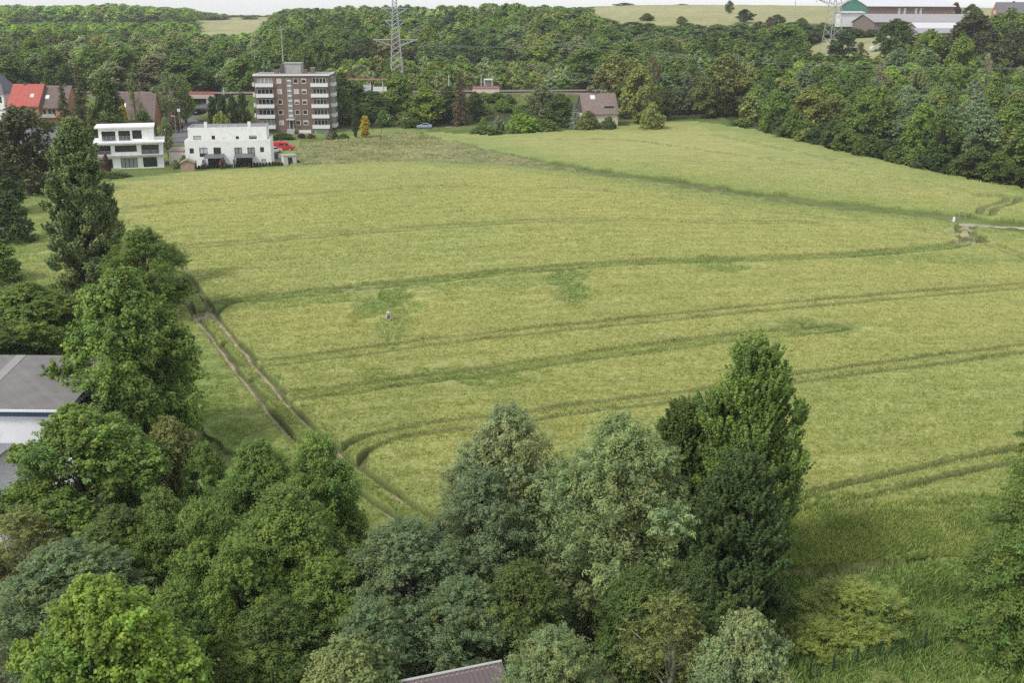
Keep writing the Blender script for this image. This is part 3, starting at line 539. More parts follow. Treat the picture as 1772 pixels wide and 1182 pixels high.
near_trees = [
 ('tall_poplar',122,206,112,112,(.205,.25,.105),'tall columnar poplar towering at the left edge of the field','poplar_tree'),
 ('near_ash',243,395,140,104,'mid','loose tree reaching out right of the columnar poplar'),
 ('wide_tree',205,470,240,69,(.165,.235,.052),'broad bright green tree below the columnar poplar beside the grey factory roof'),
 ('wide_tree',45,492,190,94,'mid','mid green tree at the left edge behind the grey factory roof'),
 ('near_oak',-20,560,120,88,'dark','dark tree at the left edge just above the factory roof ridge'),
 ('near_maple',130,705,265,56,'mid','wide dark green tree in front of the white factory wall'),
 ('near_elder',290,722,105,61,'olive','grey green elder with white flowers at the field edge, left one','elder_shrub'),
 ('near_elder',350,768,80,58,'mid','smaller elder with few white flowers right of the grey one','elder_shrub'),
 ('near_oak',272,850,130,48,'mid','slender green tree left in the lower left thicket'),
 ('near_oak_b',345,868,130,46,'mid','green tree in the middle of the lower left thicket'),
 ('near_oak',442,765,150,53,'mid','rounded green tree behind the thicket touching the wheel track'),
 ('near_oak_b',545,752,150,50,'mid','tall green tree right end of the thicket beside the sandy track'),
 ('near_oak',490,845,190,45,'mid','dense green tree in the front of the lower left thicket'),
 ('near_oak_b',412,935,150,42,'mid','shaded green tree low in the lower left thicket'),
 ('near_oak',200,880,150,48,'dark','dark green tree behind the bright yellow green maple'),
 ('near_ash',110,945,260,43,'blue','blue green tree above the bright yellow green maple'),
 ('near_birch',30,880,150,50,'olive','yellowish thin tree beside the white metal roof at the left edge'),
 ('near_maple',160,1008,385,35,'lime','bright yellow green maple in the bottom left corner','maple_tree'),
 ('near_elder',600,1105,190,37,'sage','low olive shrub in the bottom centre left of the brown roof','shrub'),
 ('near_ash',700,905,235,44,'blue','grey green ash between the sandy track and the brown hut roof','ash_tree'),
 ('near_ash',880,702,205,50,'grey','tall grey green ash left of the big willow','ash_tree'),
 ('near_ash',830,815,190,47,'blue','grey green ash leaning over the end of the sandy track','ash_tree'),
 ('near_willow',1075,722,300,47,'willow','huge pale green willow in the middle of the foreground','willow_tree'),
 ('near_ash',965,1090,200,35,(.195,.25,.11),'light green tree beside the gable of the brown hut roof'),
 ('near_birch',1165,1025,160,39.5,'olive','thin birch with bare white branches below the willow','birch_tree'),
 ('near_maple',1300,1062,185,36.5,(.21,.255,.115),'pale grey green maple at the bottom right of the willow','maple_tree'),
 ('near_balsam',1312,590,168,50,'fresh','tallest poplar with upright shoots right of the willow','poplar_tree'),
 ('near_balsam',1190,692,120,54,'dark','short dark poplar between the willow and the tallest poplar','poplar_tree'),
 ('near_balsam',1285,790,165,44.5,'deep','dark blue green poplar in front of the tallest poplar','poplar_tree'),
 ('near_shrub',1480,1012,180,47.2,(.29,.335,.085),'large yellow green bush inside the green wire fence','shrub'),
 ('near_shrub',1415,1068,112,45,(.28,.33,.085),'smaller yellow green bush left of the large one','shrub'),
 ('near_oak_b',560,965,160,43,'mid','shaded green tree left of the lower grey green ash'),
 ('near_ash',640,1040,150,40,'blue','low grey green tree between the olive shrub and the ash'),
 ('near_ash',800,1000,170,42,'blue','blue green tree low behind the brown hut roof'),
 ('near_oak',905,975,150,42.5,'dark','dark tree under the willow behind the hut gable'),
 ('near_oak',1110,985,150,42,'dark','shaded green tree under the willow beside the birch'),
 ('near_oak',1215,960,130,43,'deep','dark undergrowth tree between the willow and the dark poplar'),
 ('near_oak_b',300,1010,140,41,'mid','green tree right behind the bright yellow green maple'),
 ('near_oak',470,1040,170,40,'dark','dark shaded tree at the bottom edge below the thicket'),
 ('near_larch',1812,712,225,45,'mid','dark layered conifer cut by the right edge','larch_tree'),
]
for t in near_trees:
    k, u, v, wp, Y, c, lab = t[:7]; wp *= 1.13 if c != 'lime' else .95; c = tuple(q*1.17 for q in (COL[c] if isinstance(c, str) else c)) if c != 'lime' else (.215, .305, .05); nm = t[7] if len(t) > 7 else 'tree'
    P_(k, u, v, wp, Y, c, lab, nm.split('_')[0] if nm.endswith('_tree') else ('shrub' if 'shrub' in nm else 'tree'), nm)
mid_trees = [
 ('wood_tree_d',30,182,120,178,'browngreen','big dark pine left of the columnar poplar','pine_tree'),
 ('wood_tree_a',-15,265,110,160,'deep','dark tree at the left edge below the big pine','tree'),
 ('wood_tree_c',5,330,90,140,'deep','low dark tree on the left edge of the green strip','tree'),
 ('wood_tree_c',-30,400,110,118,'mid','green tree on the left edge nearest the grey roof','tree'),
 ('bush',85,300,60,182,'dark','dark bushes left of the columnar poplar crown','shrub'),
 ('wood_tree_a',48,190,80,248,'mid','green tree below the red tiled roof','tree'),
 ('spruce',132,112,48,262,'browngreen','dark brownish spruce right of the red roofed house','spruce_tree'),
 ('spruce',104,140,34,266,'deep','dark conifer touching the red roofed house','spruce_tree'),
 ('wood_tree_b',176,124,70,256,'dark','dark green round tree between the spruce and the brown roof','tree'),
 ('wood_tree_c',190,195,90,250,'dark','dark tree behind the flat roofed villa','tree'),
 ('wood_tree_c',245,190,60,252,'dark','dark bushy tree below the brown roof','tree'),
 ('birch_tree',290,120,64,300,'grey','pale weeping birch left of the railway bridge','birch_tree'),
 ('wood_tree_b',314,130,40,306,'bright','bright green tree beside the railway bridge','tree'),
 ('dead_tree',228,135,34,268,'olive','thin nearly bare birch in front of the brown roof','birch_tree'),
 ('bush',210,172,17,270,'yellow','yellow flowering bush in front of the brown roof','shrub'),
 ('pale_tree',285,204,34,236,'grey','grey green willow between villa and double house','willow_tree'),
 ('bush',300,190,26,286,'brown','brown red bush at the road below the weeping birch','shrub'),
 ('bush',262,215,22,245,'olive','olive bush right behind the villa roof','shrub'),
 ('cypress',365,166,24,272,'deep','dark hedge conifer nearest the road','cypress_tree'),
 ('cypress',382,163,24,270,'deep','dark hedge conifer second from the road','cypress_tree'),
 ('cypress',400,164,24,268,'deep','dark hedge conifer second from the flats','cypress_tree'),
 ('cypress',418,160,26,268,'deep','dark hedge conifer next to the flats','cypress_tree'),
 ('bush',382,193,42,252,'yelgreen','olive green round bush behind the white double house','shrub'),
 ('bush',450,225,22,270,'mid','small round bush behind the red van','shrub'),
 ('bush',488,229,44,276,'mid','wide green bush between red van and flats entrance','shrub'),
 ('bush',521,230,16,280,'red','dark red bush in front of the flats','shrub'),
 ('bush',538,231,16,280,'brown','brownish bush in front of the flats, right of the red one','shrub'),
 ('bush',578,226,14,279,'dark','dark bush at the right corner of the flats','shrub'),
 ('bush',568,228,12,277,'pale','pale whitish bush at the garage of the flats','shrub'),
 ('bush',594,230,22,276,'mid','low green bush on the lawn right of the flats','shrub'),
 ('wood_tree_a',524,76,68,330,'mid','large chestnut crown rising behind the flats','tree'),
 ('wood_tree_b',590,124,46,318,'dark','dark tree close right of the flats','tree'),
 ('wood_tree_a',592,150,50,306,'mid','mid green tree right of the flats','tree'),
 ('wood_tree_c',630,178,56,310,'mid','green tree below the left platform','tree'),
 ('wood_tree_b',690,128,60,322,'bright','bright green tree at the foot of the tall pylon','tree'),
 ('wood_tree_a',660,168,60,314,'dark','dark tree below the tall pylon','tree'),
 ('wood_tree_b',738,148,66,303,'bright','bright green tree standing over the parked blue car','tree'),
 ('wood_tree_a',722,162,70,314,'mid','green tree behind the bright one over the car','tree'),
 ('wood_tree_b',775,148,46,311,'dark','dark tree left of the rust brown spruce','tree'),
 ('spruce',796,125,42,302,'brown','rust brown dying spruce at the field edge','spruce_tree'),
 ('wood_tree_b',822,158,40,309,'dark','dark tree right of the rust brown spruce','tree'),
 ('wood_tree_a',643,156,62,320,'mid','round green tree below the left platform shelter','tree'),
 ('wood_tree_b',612,140,48,324,'fresh','green tree behind the dark one right of the flats','tree'),
 ('flower_bush',664,190,36,301,'mid','white flowering bush under the tall pylon, left one','shrub'),
 ('flower_bush',706,196,42,300,'mid','white flowering bush left of the parked blue car','shrub'),
 ('wood_tree_c',770,190,60,310,'deep','dark undergrowth tree behind the parked blue car','tree'),
 ('cypress',614,192,13,281,'deep','dark green columnar cypress on the lawn','cypress_tree'),
 ('cypress',631,200,20,278,'yellow','golden yellow columnar cypress on the lawn','cypress_tree'),
 ('bush',905,196,64,283,(.25,.38,.05),'bright lime green round bush at the field edge','shrub'),
 ('bush',836,203,15,289,'bright','small bright bush right of the brown spruce','shrub'),
 ('flower_bush',862,200,26,288,'grey','pale flowering bush left of the lime green one','shrub'),
 ('bush',840,218,58,284,'mid','low spreading shrub at the field corner','shrub'),
 ('pale_tree',938,148,84,295,'grey','large grey green tree behind the lime green bush','tree'),
 ('wood_tree_b',968,162,52,291,'dark','dark tree left of the blue spruce','tree'),
 ('bush',945,205,50,282,'mid','green bush right of the lime green one','shrub'),
 ('blue_spruce',996,172,21,284,'spruceblue','silvery blue spruce left of the small house','spruce_tree'),
 ('bush',1018,191,44,281,'olive','olive brown bush in front of the small house','shrub'),
 ('bush',1054,201,28,279,'dark','dark green bush before the right corner of the small house','shrub'),
 ('wood_tree_e',1108,112,72,288,(.33,.36,.11),'big yellow green maple right of the small house','maple_tree'),
 ('wood_tree_c',1130,178,46,275,(.31,.34,.10),'smaller yellow green tree in front of the big maple','tree'),
 ('dead_tree',1132,96,46,306,'brown','brownish thin tree behind the big yellow green maple','tree'),
 ('wood_tree_b',1156,148,36,298,'dark','dark tree right of the big yellow green maple','tree'),
 ('wood_tree_b',1078,140,36,304,'dark','dark tree between small house roof and big maple','tree'),
 ('wood_tree_e',1258,94,108,304,'olive','very broad olive green tree in the gap right of the maple','tree'),
 ('wood_tree_a',1225,130,60,300,'olive','olive tree at the shady gap in the wood','tree'),
 ('bush',1335,196,46,266,'bright','bright green bush on the edge of the right hand wood, left one','shrub'),
 ('bush',1285,205,40,280,'bright','bright green bush beside the shady gap','shrub'),
 ('bush',1375,206,60,254,'mid','dark green bush on the edge of the right hand wood','shrub'),
 ('bush',1400,222,46,246,'yelgreen','yellow green bush on the edge of the right hand wood','shrub'),
 ('dead_tree',1712,92,34,290,'pale','pale bare tree sticking out of the right hand wood','tree'),
 ('dead_tree',1527,100,36,300,'pale','pale half bare tree in the middle of the right hand wood','tree'),
 ('wood_tree_a',1556,32,84,400,'dark','dark round tree left of the farm sheds','tree'),
 ('wood_tree_e',1690,18,104,372,'browngreen','large dark brownish crown in front of the farm','tree'),
 ('wood_tree_b',1668,58,58,340,'bright','bright green tree below the dark brownish crown','tree'),
 ('wood_tree_a',1610,50,70,372,'bright','fresh green tree in front of the grey farm shed','tree'),
 ('wood_tree_e',1760,50,90,345,'browngreen','dark brownish tree at the right edge on the slope','tree'),
 ('wood_tree_a',1460,54,58,402,'deep','dark tree at the foot of the right pylon','tree'),
 ('pale_tree',1490,72,28,398,'olive','thin olive tree right of the dark tree under the pylon','tree'),
 ('wood_tree_a',1263,0,19,640,'mid','lone round tree on the skyline meadow','tree'),
 ('wood_tree_a',1290,15,36,545,'deep','dark pointed tree below the lone skyline tree','tree'),
 ('pale_tree',1332,28,22,500,'brown','reddish tree at the edge of the skyline meadow','tree'),
 ('bush',1120,22,26,560,'mid','small bush on the skyline meadow, leftmost','shrub'),
 ('bush',1180,27,20,545,'olive','small bush on the skyline meadow, second from left','shrub'),
 ('wood_tree_c',1345,24,34,530,'dark','dark bush clump on the skyline meadow left of the thin mast','shrub'),
 ('bush',1388,30,26,520,'mid','green bush on the skyline meadow right of the thin mast','shrub'),
 ('wood_tree_c',1080,4,40,850,'dark','far dark tree at the left end of the skyline meadow','tree'),
 ('wood_tree_c',1180,6,30,860,'dark','far dark tree on the crest of the skyline meadow','tree'),
 ('wood_tree_c',1655,3,26,560,'red','dark purple tree right of the green barn','tree'),
 ('wood_tree_c',1683,6,34,580,'dark','green bush on the skyline right of the green barn','tree'),
]
for k, u, v, wp, Y, c, lab, nm in mid_trees:
    P_(k, u, v, wp, Y, c, lab, nm.split('_')[0] if nm.endswith('_tree') else nm, nm)
# ---- woods: random positions by area, the biggest in view become single trees, the rest one object
def wood_ok(x, y):
    if y < 60: return 0
    u, _ = project(x, y, float(zt(x, y)))
    if u < -120 or u > 1900: return 0
    if y > 1000: return 2 if (y < 1330 and u < 560 and x < -60) or (y < 1000) else 0
    if u < 470 and 345 < y < 640 and not (-104 < x < -93 and y < 420): return 1
    if u < 335 and 640 <= y < 1000: return 2
    if 600 < u < 1010 and 356 < y < 432: return 3
    if 440 < u <= 600 and 356 < y < 400: return 3
    if 430 < u < 1010 and (432 if u > 600 else 400) <= y < 740: return 1
    if 1000 <= u < 1060 and 358 < y < 560: return 1
    if 1060 <= u < 1200 and 310 < y < 540: return 1
    near_ = np.interp(u, [1200, 1250, 1350, 1500, 1650, 1772, 1900], [308, 304, 252, 222, 193, 180, 168])
    if u >= 1200 and near_ < y < 395: return 1 if y > near_+10 else 4
    if 1200 <= u < 1400 and 395 <= y < 520: return 1
    if 1530 < u and 395 <= y < 440: return 1
    if 940 < u < 1170 and 800 < y < 870: return 1
    return 0
edge_ = densify(gpts([(1320,231),(1400,252),(1500,277),(1650,310),(1772,333),(1900,368)]), 30); last = None
for i_, (ex, ey) in enumerate(edge_):
    if last is None or math.hypot(ex-last[0], ey-last[1]) > 3.6:
        last = (ex, ey); ox = ex+1.2*random.random()+1.2; oy = ey+2.6
        plant(random.choice(['wood_tree_c', 'wood_tree_e', 'wood_tree_c', 'bush']), ox, oy, random.uniform(3.5, 7), random.uniform(5.5, 8), random.choice(['dark', 'mid', 'dark', 'deep', 'mid', 'fresh']), 'low bushy tree in the hedge like edge of the wood along the right field', 'tree', 'edge_tree', 'trees of the wood edge', split=False)
grid = {}
for x_, y_, r_ in taken: grid.setdefault((int(x_//10), int(y_//10)), []).append((x_, y_, min(r_, 4)*.9))
cand = []
def far_enough(x, y, s):
    for i in range(int(x//10)-1, int(x//10)+2):
        for j in range(int(y//10)-1, int(y//10)+2):
            for (a, b, r_) in grid.get((i, j), ()):
                if (a-x)**2+(b-y)**2 < (s+r_)**2*.25*4*.25*4: return False
    return True
for _ in range(60000):
    y = math.sqrt(random.uniform(170**2, 1330**2)); x = random.uniform(-.62, .62)*y
    if y > 740 and random.random() < .4: continue
    k = wood_ok(x, y)
    if not k: continue
    sp_ = {1: 3.9 if y < 400 else 4.8, 2: 6.5, 3: 2.6, 4: 2.1}[k]
    if y < 330 and x > 0: sp_ = 3.1
    if not far_enough(x, y, sp_): continue
    grid.setdefault((int(x//10), int(y//10)), []).append((x, y, sp_)); cand.append((x, y, k))
items = []
for x, y, k in cand:
    u, v = project(x, y, float(zt(x, y))); right = x > 40 and y < 400
    if k == 3: H = random.uniform(4.5, 8.5); W = random.uniform(5, 7)
    elif k == 4: H = random.uniform(5, 9); W = random.uniform(6, 8)
    elif right: H = random.uniform(8.5, 13); W = random.uniform(7.5, 10.5)
    elif k == 2: H = random.uniform(12, 17); W = random.uniform(14, 19)
    else: H = random.uniform(12, 18); W = random.uniform(11, 17)
    if u < 470 and y < 700: H *= .92
    if 1380 < u < 1545 and 330 < y: H = min(H, 6.5 if y > 365 else 8)
    if 1060 < u < 1400 and y > 430: H = min(H, 9)
    cap = np.interp(u, [0, 325, 345, 455, 480, 900, 1010, 1060, 1395, 1410, 1535, 1550, 1640, 1665, 1772], [37, 39, 57, 57, 12, 6, 12, 38, 38, 90, 90, 62, 60, 18, 18]) if y < 740 else (np.interp(u, [0, 200, 330, 345, 560, 940], [12, 9, 16, 22, 20, 3]) if y > 900 else 38)
    if y > 900: cap += (float(vnoise(np.array([u]), np.array([0.]), 45, 3)[0])-.5)*16
    dcap = PITCH+math.atan((cap+random.uniform(-2, 7)-591)/F); zcap = CAMH-y*math.tan(dcap)
    H = min(H, zcap-float(zt(x, y)))
    if H < 3: continue
    n = vnoise(np.array([x]), np.array([y]), 40, 21)[0]; q = random.random()
    if right: pal = ['dark','mid','dark','mid','blue','dark','olive','mid','bright']
    elif k == 3: pal = ['bright','olive','mid','grey','yelgreen','mid']
    elif u < 470: pal = ['olive','mid','grey','dark','mid','browngreen','bright'] if y < 520 else ['bright','bright','mid','yelgreen']
    else: pal = ['dark','mid','deep','mid','olive','mid','dark','grey','bright']
    c = pal[int((n*.5+q*.6)*.93*len(pal)) % len(pal)]
    kd = random.choice(['wood_tree_a','wood_tree_b','wood_tree_c','wood_tree_d','wood_tree_e','wood_tree_b','pale_tree' if c in ('grey','olive','bright') else 'wood_tree_e']) if k != 3 else random.choice(['wood_tree_c','pale_tree','wood_tree_d','bush'])
    if k == 4: kd = random.choice(['wood_tree_c','wood_tree_e','bush','wood_tree_a'])
    if random.random() < .05 and k == 1 and c in ('deep','dark'): kd = 'spruce'; H *= 1.1; W *= .6
    a = H*W/y**2*(.4 if v < 90 and y > 420 else 1)*(.3 if not -60 < u < 1832 else 1)
    items.append((a, x, y, H, W, c, kd, u, k))
items.sort(reverse=True, key=lambda t: t[0])
WORD = dict(dark='dark green', deep='very dark green', mid='mid green', bright='bright green', lime='lime green', olive='olive green', grey='grey green', blue='bluish green', browngreen='dark brownish green', yelgreen='yellow green')
def zone(u, y, k):
    if k == 4: return 'in the front row of the wood along the right field edge', 'front row of the right hand wood'
    if u > 1200 and y < 400:
        side = 'at the right edge of the photo' if u > 1600 else ('in the middle of the right hand wood' if u > 1400 else 'at the left end of the right hand wood')
        return ('low on the slope ' if y < 290 else 'high on the slope ')+side, 'trees of the right hand wood'
    if u > 1000: return 'on the slope between the railway and the skyline meadow', 'trees above the small house'
    if k == 3: return 'in the scrub just behind the railway', 'young trees behind the railway'
    if u > 620: return 'on the wooded hill right of the tall pylon', 'trees on the wooded hill'
    if u > 430: return 'on the wooded hill behind the flats', 'trees on the wooded hill'
    if u > 200: return 'in the wood behind the railway bridge', 'trees of the left wood'
    return 'in the wood behind the red roofed house', 'trees of the left wood'
single = items[:300]; rest = items[300:]
src = {}
for a, x, y, H, W, c, kd, u, k in single:
    zn, gr = zone(u, y, k)
    o = plant(kd, x, y, H, W, c, WORD[c]+(' spruce ' if kd == 'spruce' else ' tree ')+zn, 'spruce' if kd == 'spruce' else 'tree', 'spruce_tree' if kd == 'spruce' else 'broadleaf_tree', gr, split=False, s=.1)
print('N', 0); print('WOOD single', len(single), 'rest', len(rest))
# the rest of the woods: one mass
fv = []; fc = []; ff = []; n0 = 0
for a, x, y, H, W, c, kd, u, k in rest:
    p = PROTO[random.choice(['far_tree', 'far_tree_b'])]; V = p['V'].reshape(-1, 4, 3); cl = p['col'].reshape(-1, 4, 3)
    if y > 900: V = V[::3]; cl = cl[::3]; V = (V-V.mean(1, keepdims=True))*1.7+V.mean(1, keepdims=True)
    V = V.reshape(-1, 3); cl = cl.reshape(-1, 3)
    t = random.uniform(0, 6.28); ca, sa = math.cos(t), math.sin(t); sx = W/p['W']*1.15; sz = H/p['H']
    X = (V[:, 0]*ca-V[:, 1]*sa)*sx+x; Yy = (V[:, 0]*sa+V[:, 1]*ca)*sx+y; Z = V[:, 2]*sz+float(zt(x, y))
    fv.append(np.stack([X, Yy, Z], 1)); fc.append(cl*np.array(tint(c, .1)[:3])*1.38); ff.append(np.arange(len(V)).reshape(-1, 4)+n0); n0 += len(V)
o = link('woodland', raw_mesh('woodland', np.vstack(fv), np.vstack(ff), [LEAF], col=np.vstack(fc))); o.color = (1, 1, 1, 1)
tag(o, 'far mass of trees covering the hills up to the skyline', 'woodland', kind='stuff')
# embankment shrubs
for i in range(120):
    x = random.uniform(-74, 40); y = np.interp(x, [p[0] for p in RAIL], [p[1] for p in RAIL])-random.uniform(11, 26)
    plant('bush', x, y, random.uniform(1.8, 3.6), random.uniform(4, 7), random.choice(['bright', 'mid', 'bright', 'yelgreen']), 'low leafy shrub on the green railway embankment left of the small house', 'shrub', 'embankment_shrub', 'shrubs on the embankment', split=False)
# ------------------------------------------------------------------ buildings
def grid_wall(x0, x1, z0, z1, holes, y0=0, y1=.25):
    m = MB(); xs = sorted({x0, x1, *[h[0] for h in holes], *[h[1] for h in holes]}); zs = sorted({z0, z1, *[h[2] for h in holes], *[h[3] for h in holes]})
    xs = [x for x in xs if x0 <= x <= x1]; zs = [z for z in zs if z0 <= z <= z1]
    for a, b in zip(xs[:-1], xs[1:]):
        for c, d in zip(zs[:-1], zs[1:]):
            cx, cz = (a+b)/2, (c+d)/2
            if any(h[0] < cx < h[1] and h[2] < cz < h[3] for h in holes): continue
            m.box(a, b, y0, y1, c, d)
    return m
def window(parent, x0, x1, z0, z1, y=.12, frame=WHITE2, glass=GLASS, mull=0, fw=.08, shut=0, name='window', trans=None):
    m = MB(); m.box(x0, x1, y, y+.06, z0, z0+fw).box(x0, x1, y, y+.06, z1-fw, z1).box(x0, x0+fw, y+.003, y+.063, z0+fw, z1-fw).box(x1-fw, x1, y+.003, y+.063, z0+fw, z1-fw)
    for i in range(mull):
        cx = x0+(x1-x0)*(i+1)/(mull+1); m.box(cx-fw/2, cx+fw/2, y+.003, y+.063, z0+fw, z1-fw)
    if trans: m.box(x0+fw, x1-fw, y+.005, y+.062, z0+trans, z0+trans+fw*.8)
    f = m.build(name, frame, parent); g = MB().box(x0+fw*.5, x1-fw*.5, y+.04, y+.05, z0+fw*.5, z1-fw*.5).build('pane', glass, f)
    if shut: MB().box(x0+fw*.4, x1-fw*.4, y+.012, y+.035, z1-(z1-z0)*shut, z1-fw*.4).build('shutter', SHUT, f)
    return f
BRICK = brick_mat('brown_brick', (.215, .125, .095), (.165, .095, .075), (.25, .2, .17)); SLATE = brick_mat('slate', (.12, .11, .12), (.16, .14, .14), (.07, .07, .07), 1, .3, .25, .02)
TILE_R = brick_mat('red_tiles', (.47, .105, .085), (.42, .095, .075), (.35, .07, .05), 1, .3, .32, .02, .5); TILE_B = brick_mat('brown_tiles', (.22, .165, .145), (.18, .135, .12), (.1, .08, .07), 1, .3, .32, .02)
TILE_G = brick_mat('grey_tiles', (.17, .17, .19), (.2, .2, .22), (.1, .1, .1), 1, .3, .32, .02)
def flats():
    q = on_ray(510, 238, 290); e = empty('apartment_building', (q[0], 290, float(zt(q[0], 290))), R(3)); tag(e, 'five storey brown brick block of flats with white balconies', 'building')
    W, D, H0, FH = 10.0, 13, 1.3, 2.78; HT = H0+5*FH+.15; holes = []
    for i in range(5):
        z = H0+i*FH
        holes += [(-9.3,-5.1,z+.35,z+2.35),(-4.0,-2.7,z+.95,z+2.25),(.5,1.85,z+.95,z+2.25),(2.6,3.95,z+.95,z+2.25),(5.6,9.3,z+.35,z+2.35)]
    holes.append((-1.3,-.05,H0+.2,HT-.4)); grid_wall(-W, W, 0, HT, holes).build('wall', BRICK, e)
    b = MB().box(-W, W, .25, D, 0, HT); b.build('body', BRICK, e)
    MB().box(-W-.25, W+.25, -.35, D+.25, HT, HT+.45).build('cornice', WHITE2, e); MB().box(-W+.2, W-.2, .1, D-.2, HT+.45, HT+.5).build('roof', ROOFG, e)
    p = MB().box(-2.4, 2.2, 4, 9, HT+.5, HT+3.1).build('lift_house', CONC, e); MB().box(-2.6, 2.4, 3.8, 9.2, HT+3.1, HT+3.25).build('cap', METAL, p); MB().box(-3.4, -2.42, 3.6, 8, HT+.5, HT+2.8).build('dark_annex', SLATE, e)
    for x in (-4.9, 2.9, 4.9):
        c = MB().box(x, x+1.1, 3, 4.1, HT+.5, HT+(1.6 if x < 4 else 1.9)).build('chimney', BRICK, e)
        if x > 4: MB().box(x-.1, x+1.2, 2.9, 4.2, HT+1.9, HT+2.05).build('cap', METAL, c)
    for i in range(5):
        z = H0+i*FH; j = (i*7) % 5
        window(e, -9.3, -5.1, z+.35, z+2.35, glass=CURT if i in (4, 0) else GLASS, mull=3, fw=.12); window(e, 5.6, 9.3, z+.35, z+2.35, mull=3, fw=.12, glass=GLASS)
        for (a, b_), sh in (((-4.0, -2.7), (.95 if i in (0, 3, 4) else 0)), ((.5, 1.85), (0, 0, .55, .9, 0)[i]), ((2.6, 3.95), (.4, 0, .35, .45, .3)[i])): window(e, a, b_, z+.95, z+2.25, y=.03, fw=.13, shut=sh)
        for a, b_ in ((-9.6, -4.85), (5.2, 9.85)):
            m = MB().box(a, b_, -1.15, -.02, z+.05, z+.22).box(a, b_, -1.15, -1.03, z+.22, z+1.02).box(a, a+.12, -1.03, -.02, z+.22, z+1.02).box(b_-.12, b_, -1.03, -.02, z+.22, z+1.02)
            bl = m.build('balcony', WHITE2, e); MB().box(a+.05, b_-.05, -1.12, -1.07, z+1.12, z+1.17).box(a+.05, a+.1, -1.12, -1.07, z+1.02, z+1.12).box(b_-.1, b_-.05, -1.12, -1.07, z+1.02, z+1.12).build('railing', METAL, bl)
        # side balconies, right end and left end
        for s in (1, -1):
            x0, x1 = (W+.02, W+1.25) if s > 0 else (-W-1.0, -W-.02)
            m = MB().box(x0, x1, 2.5, 7.5, z+.05, z+.22).box(x0 if s < 0 else x1-.12, x1 if s > 0 else x0+.12, 2.5, 7.5, z+.22, z+1.05).box(x0+(.12 if s < 0 else 0), x1-(.12 if s > 0 else 0), 2.5, 2.62, z+.22, z+1.05)
            bl = m.build('balcony', WHITE2, e)
            if s > 0: MB().box(x1-.1, x1-.06, 2.55, 7.45, z+1.05, z+2.7).box(x0, x1-.1, 2.53, 2.57, z+1.05, z+2.7).build('glazing', CURT, bl)
    st = MB()
    for k in range(10): st.box(-1.25, -.1, .1, .22, H0+.6+k*1.33, H0+.6+k*1.33+.38)
    st.box(-1.3, -1.2, .05, .12, H0+.2, HT-.4); f = st.build('stair_window', WHITE2, e); MB().box(-1.3, -.05, .18, .2, H0+.2, HT-.4).build('pane', CURT, f)
    d = MB().box(-1.1, -1.0, -.3, -.15, H0-.1, H0+2.2).box(-.2, -.1, -.3, -.15, H0-.1, H0+2.2).box(-1.1, -.1, -.3, -.15, H0+2.2, H0+2.35).build('door', WHITE2, e); MB().box(-1.0, -.2, -.24, -.2, H0-.1, H0+2.2).build('pane', GLASS, d)
    MB().box(-1.9, .4, -1.1, -.02, H0+2.4, H0+2.55).build('canopy', WHITE2, e)
    m = MB()
    for k in range(7): m.box(-1.8, .3, -.4-.3*k-.3, -.4-.3*k, 0, H0-.18*k)
    m.build('stairs', CONC, e)
    MB().box(5.6, 9.4, -.08, -.01, .0, 1.5).build('garage_door', mat('garage_grey', (.45, .47, .5), .6), e); MB().box(1.3, 4.6, -.05, -.01, 0, .9).build('plinth', WHITE2, e)
flats()
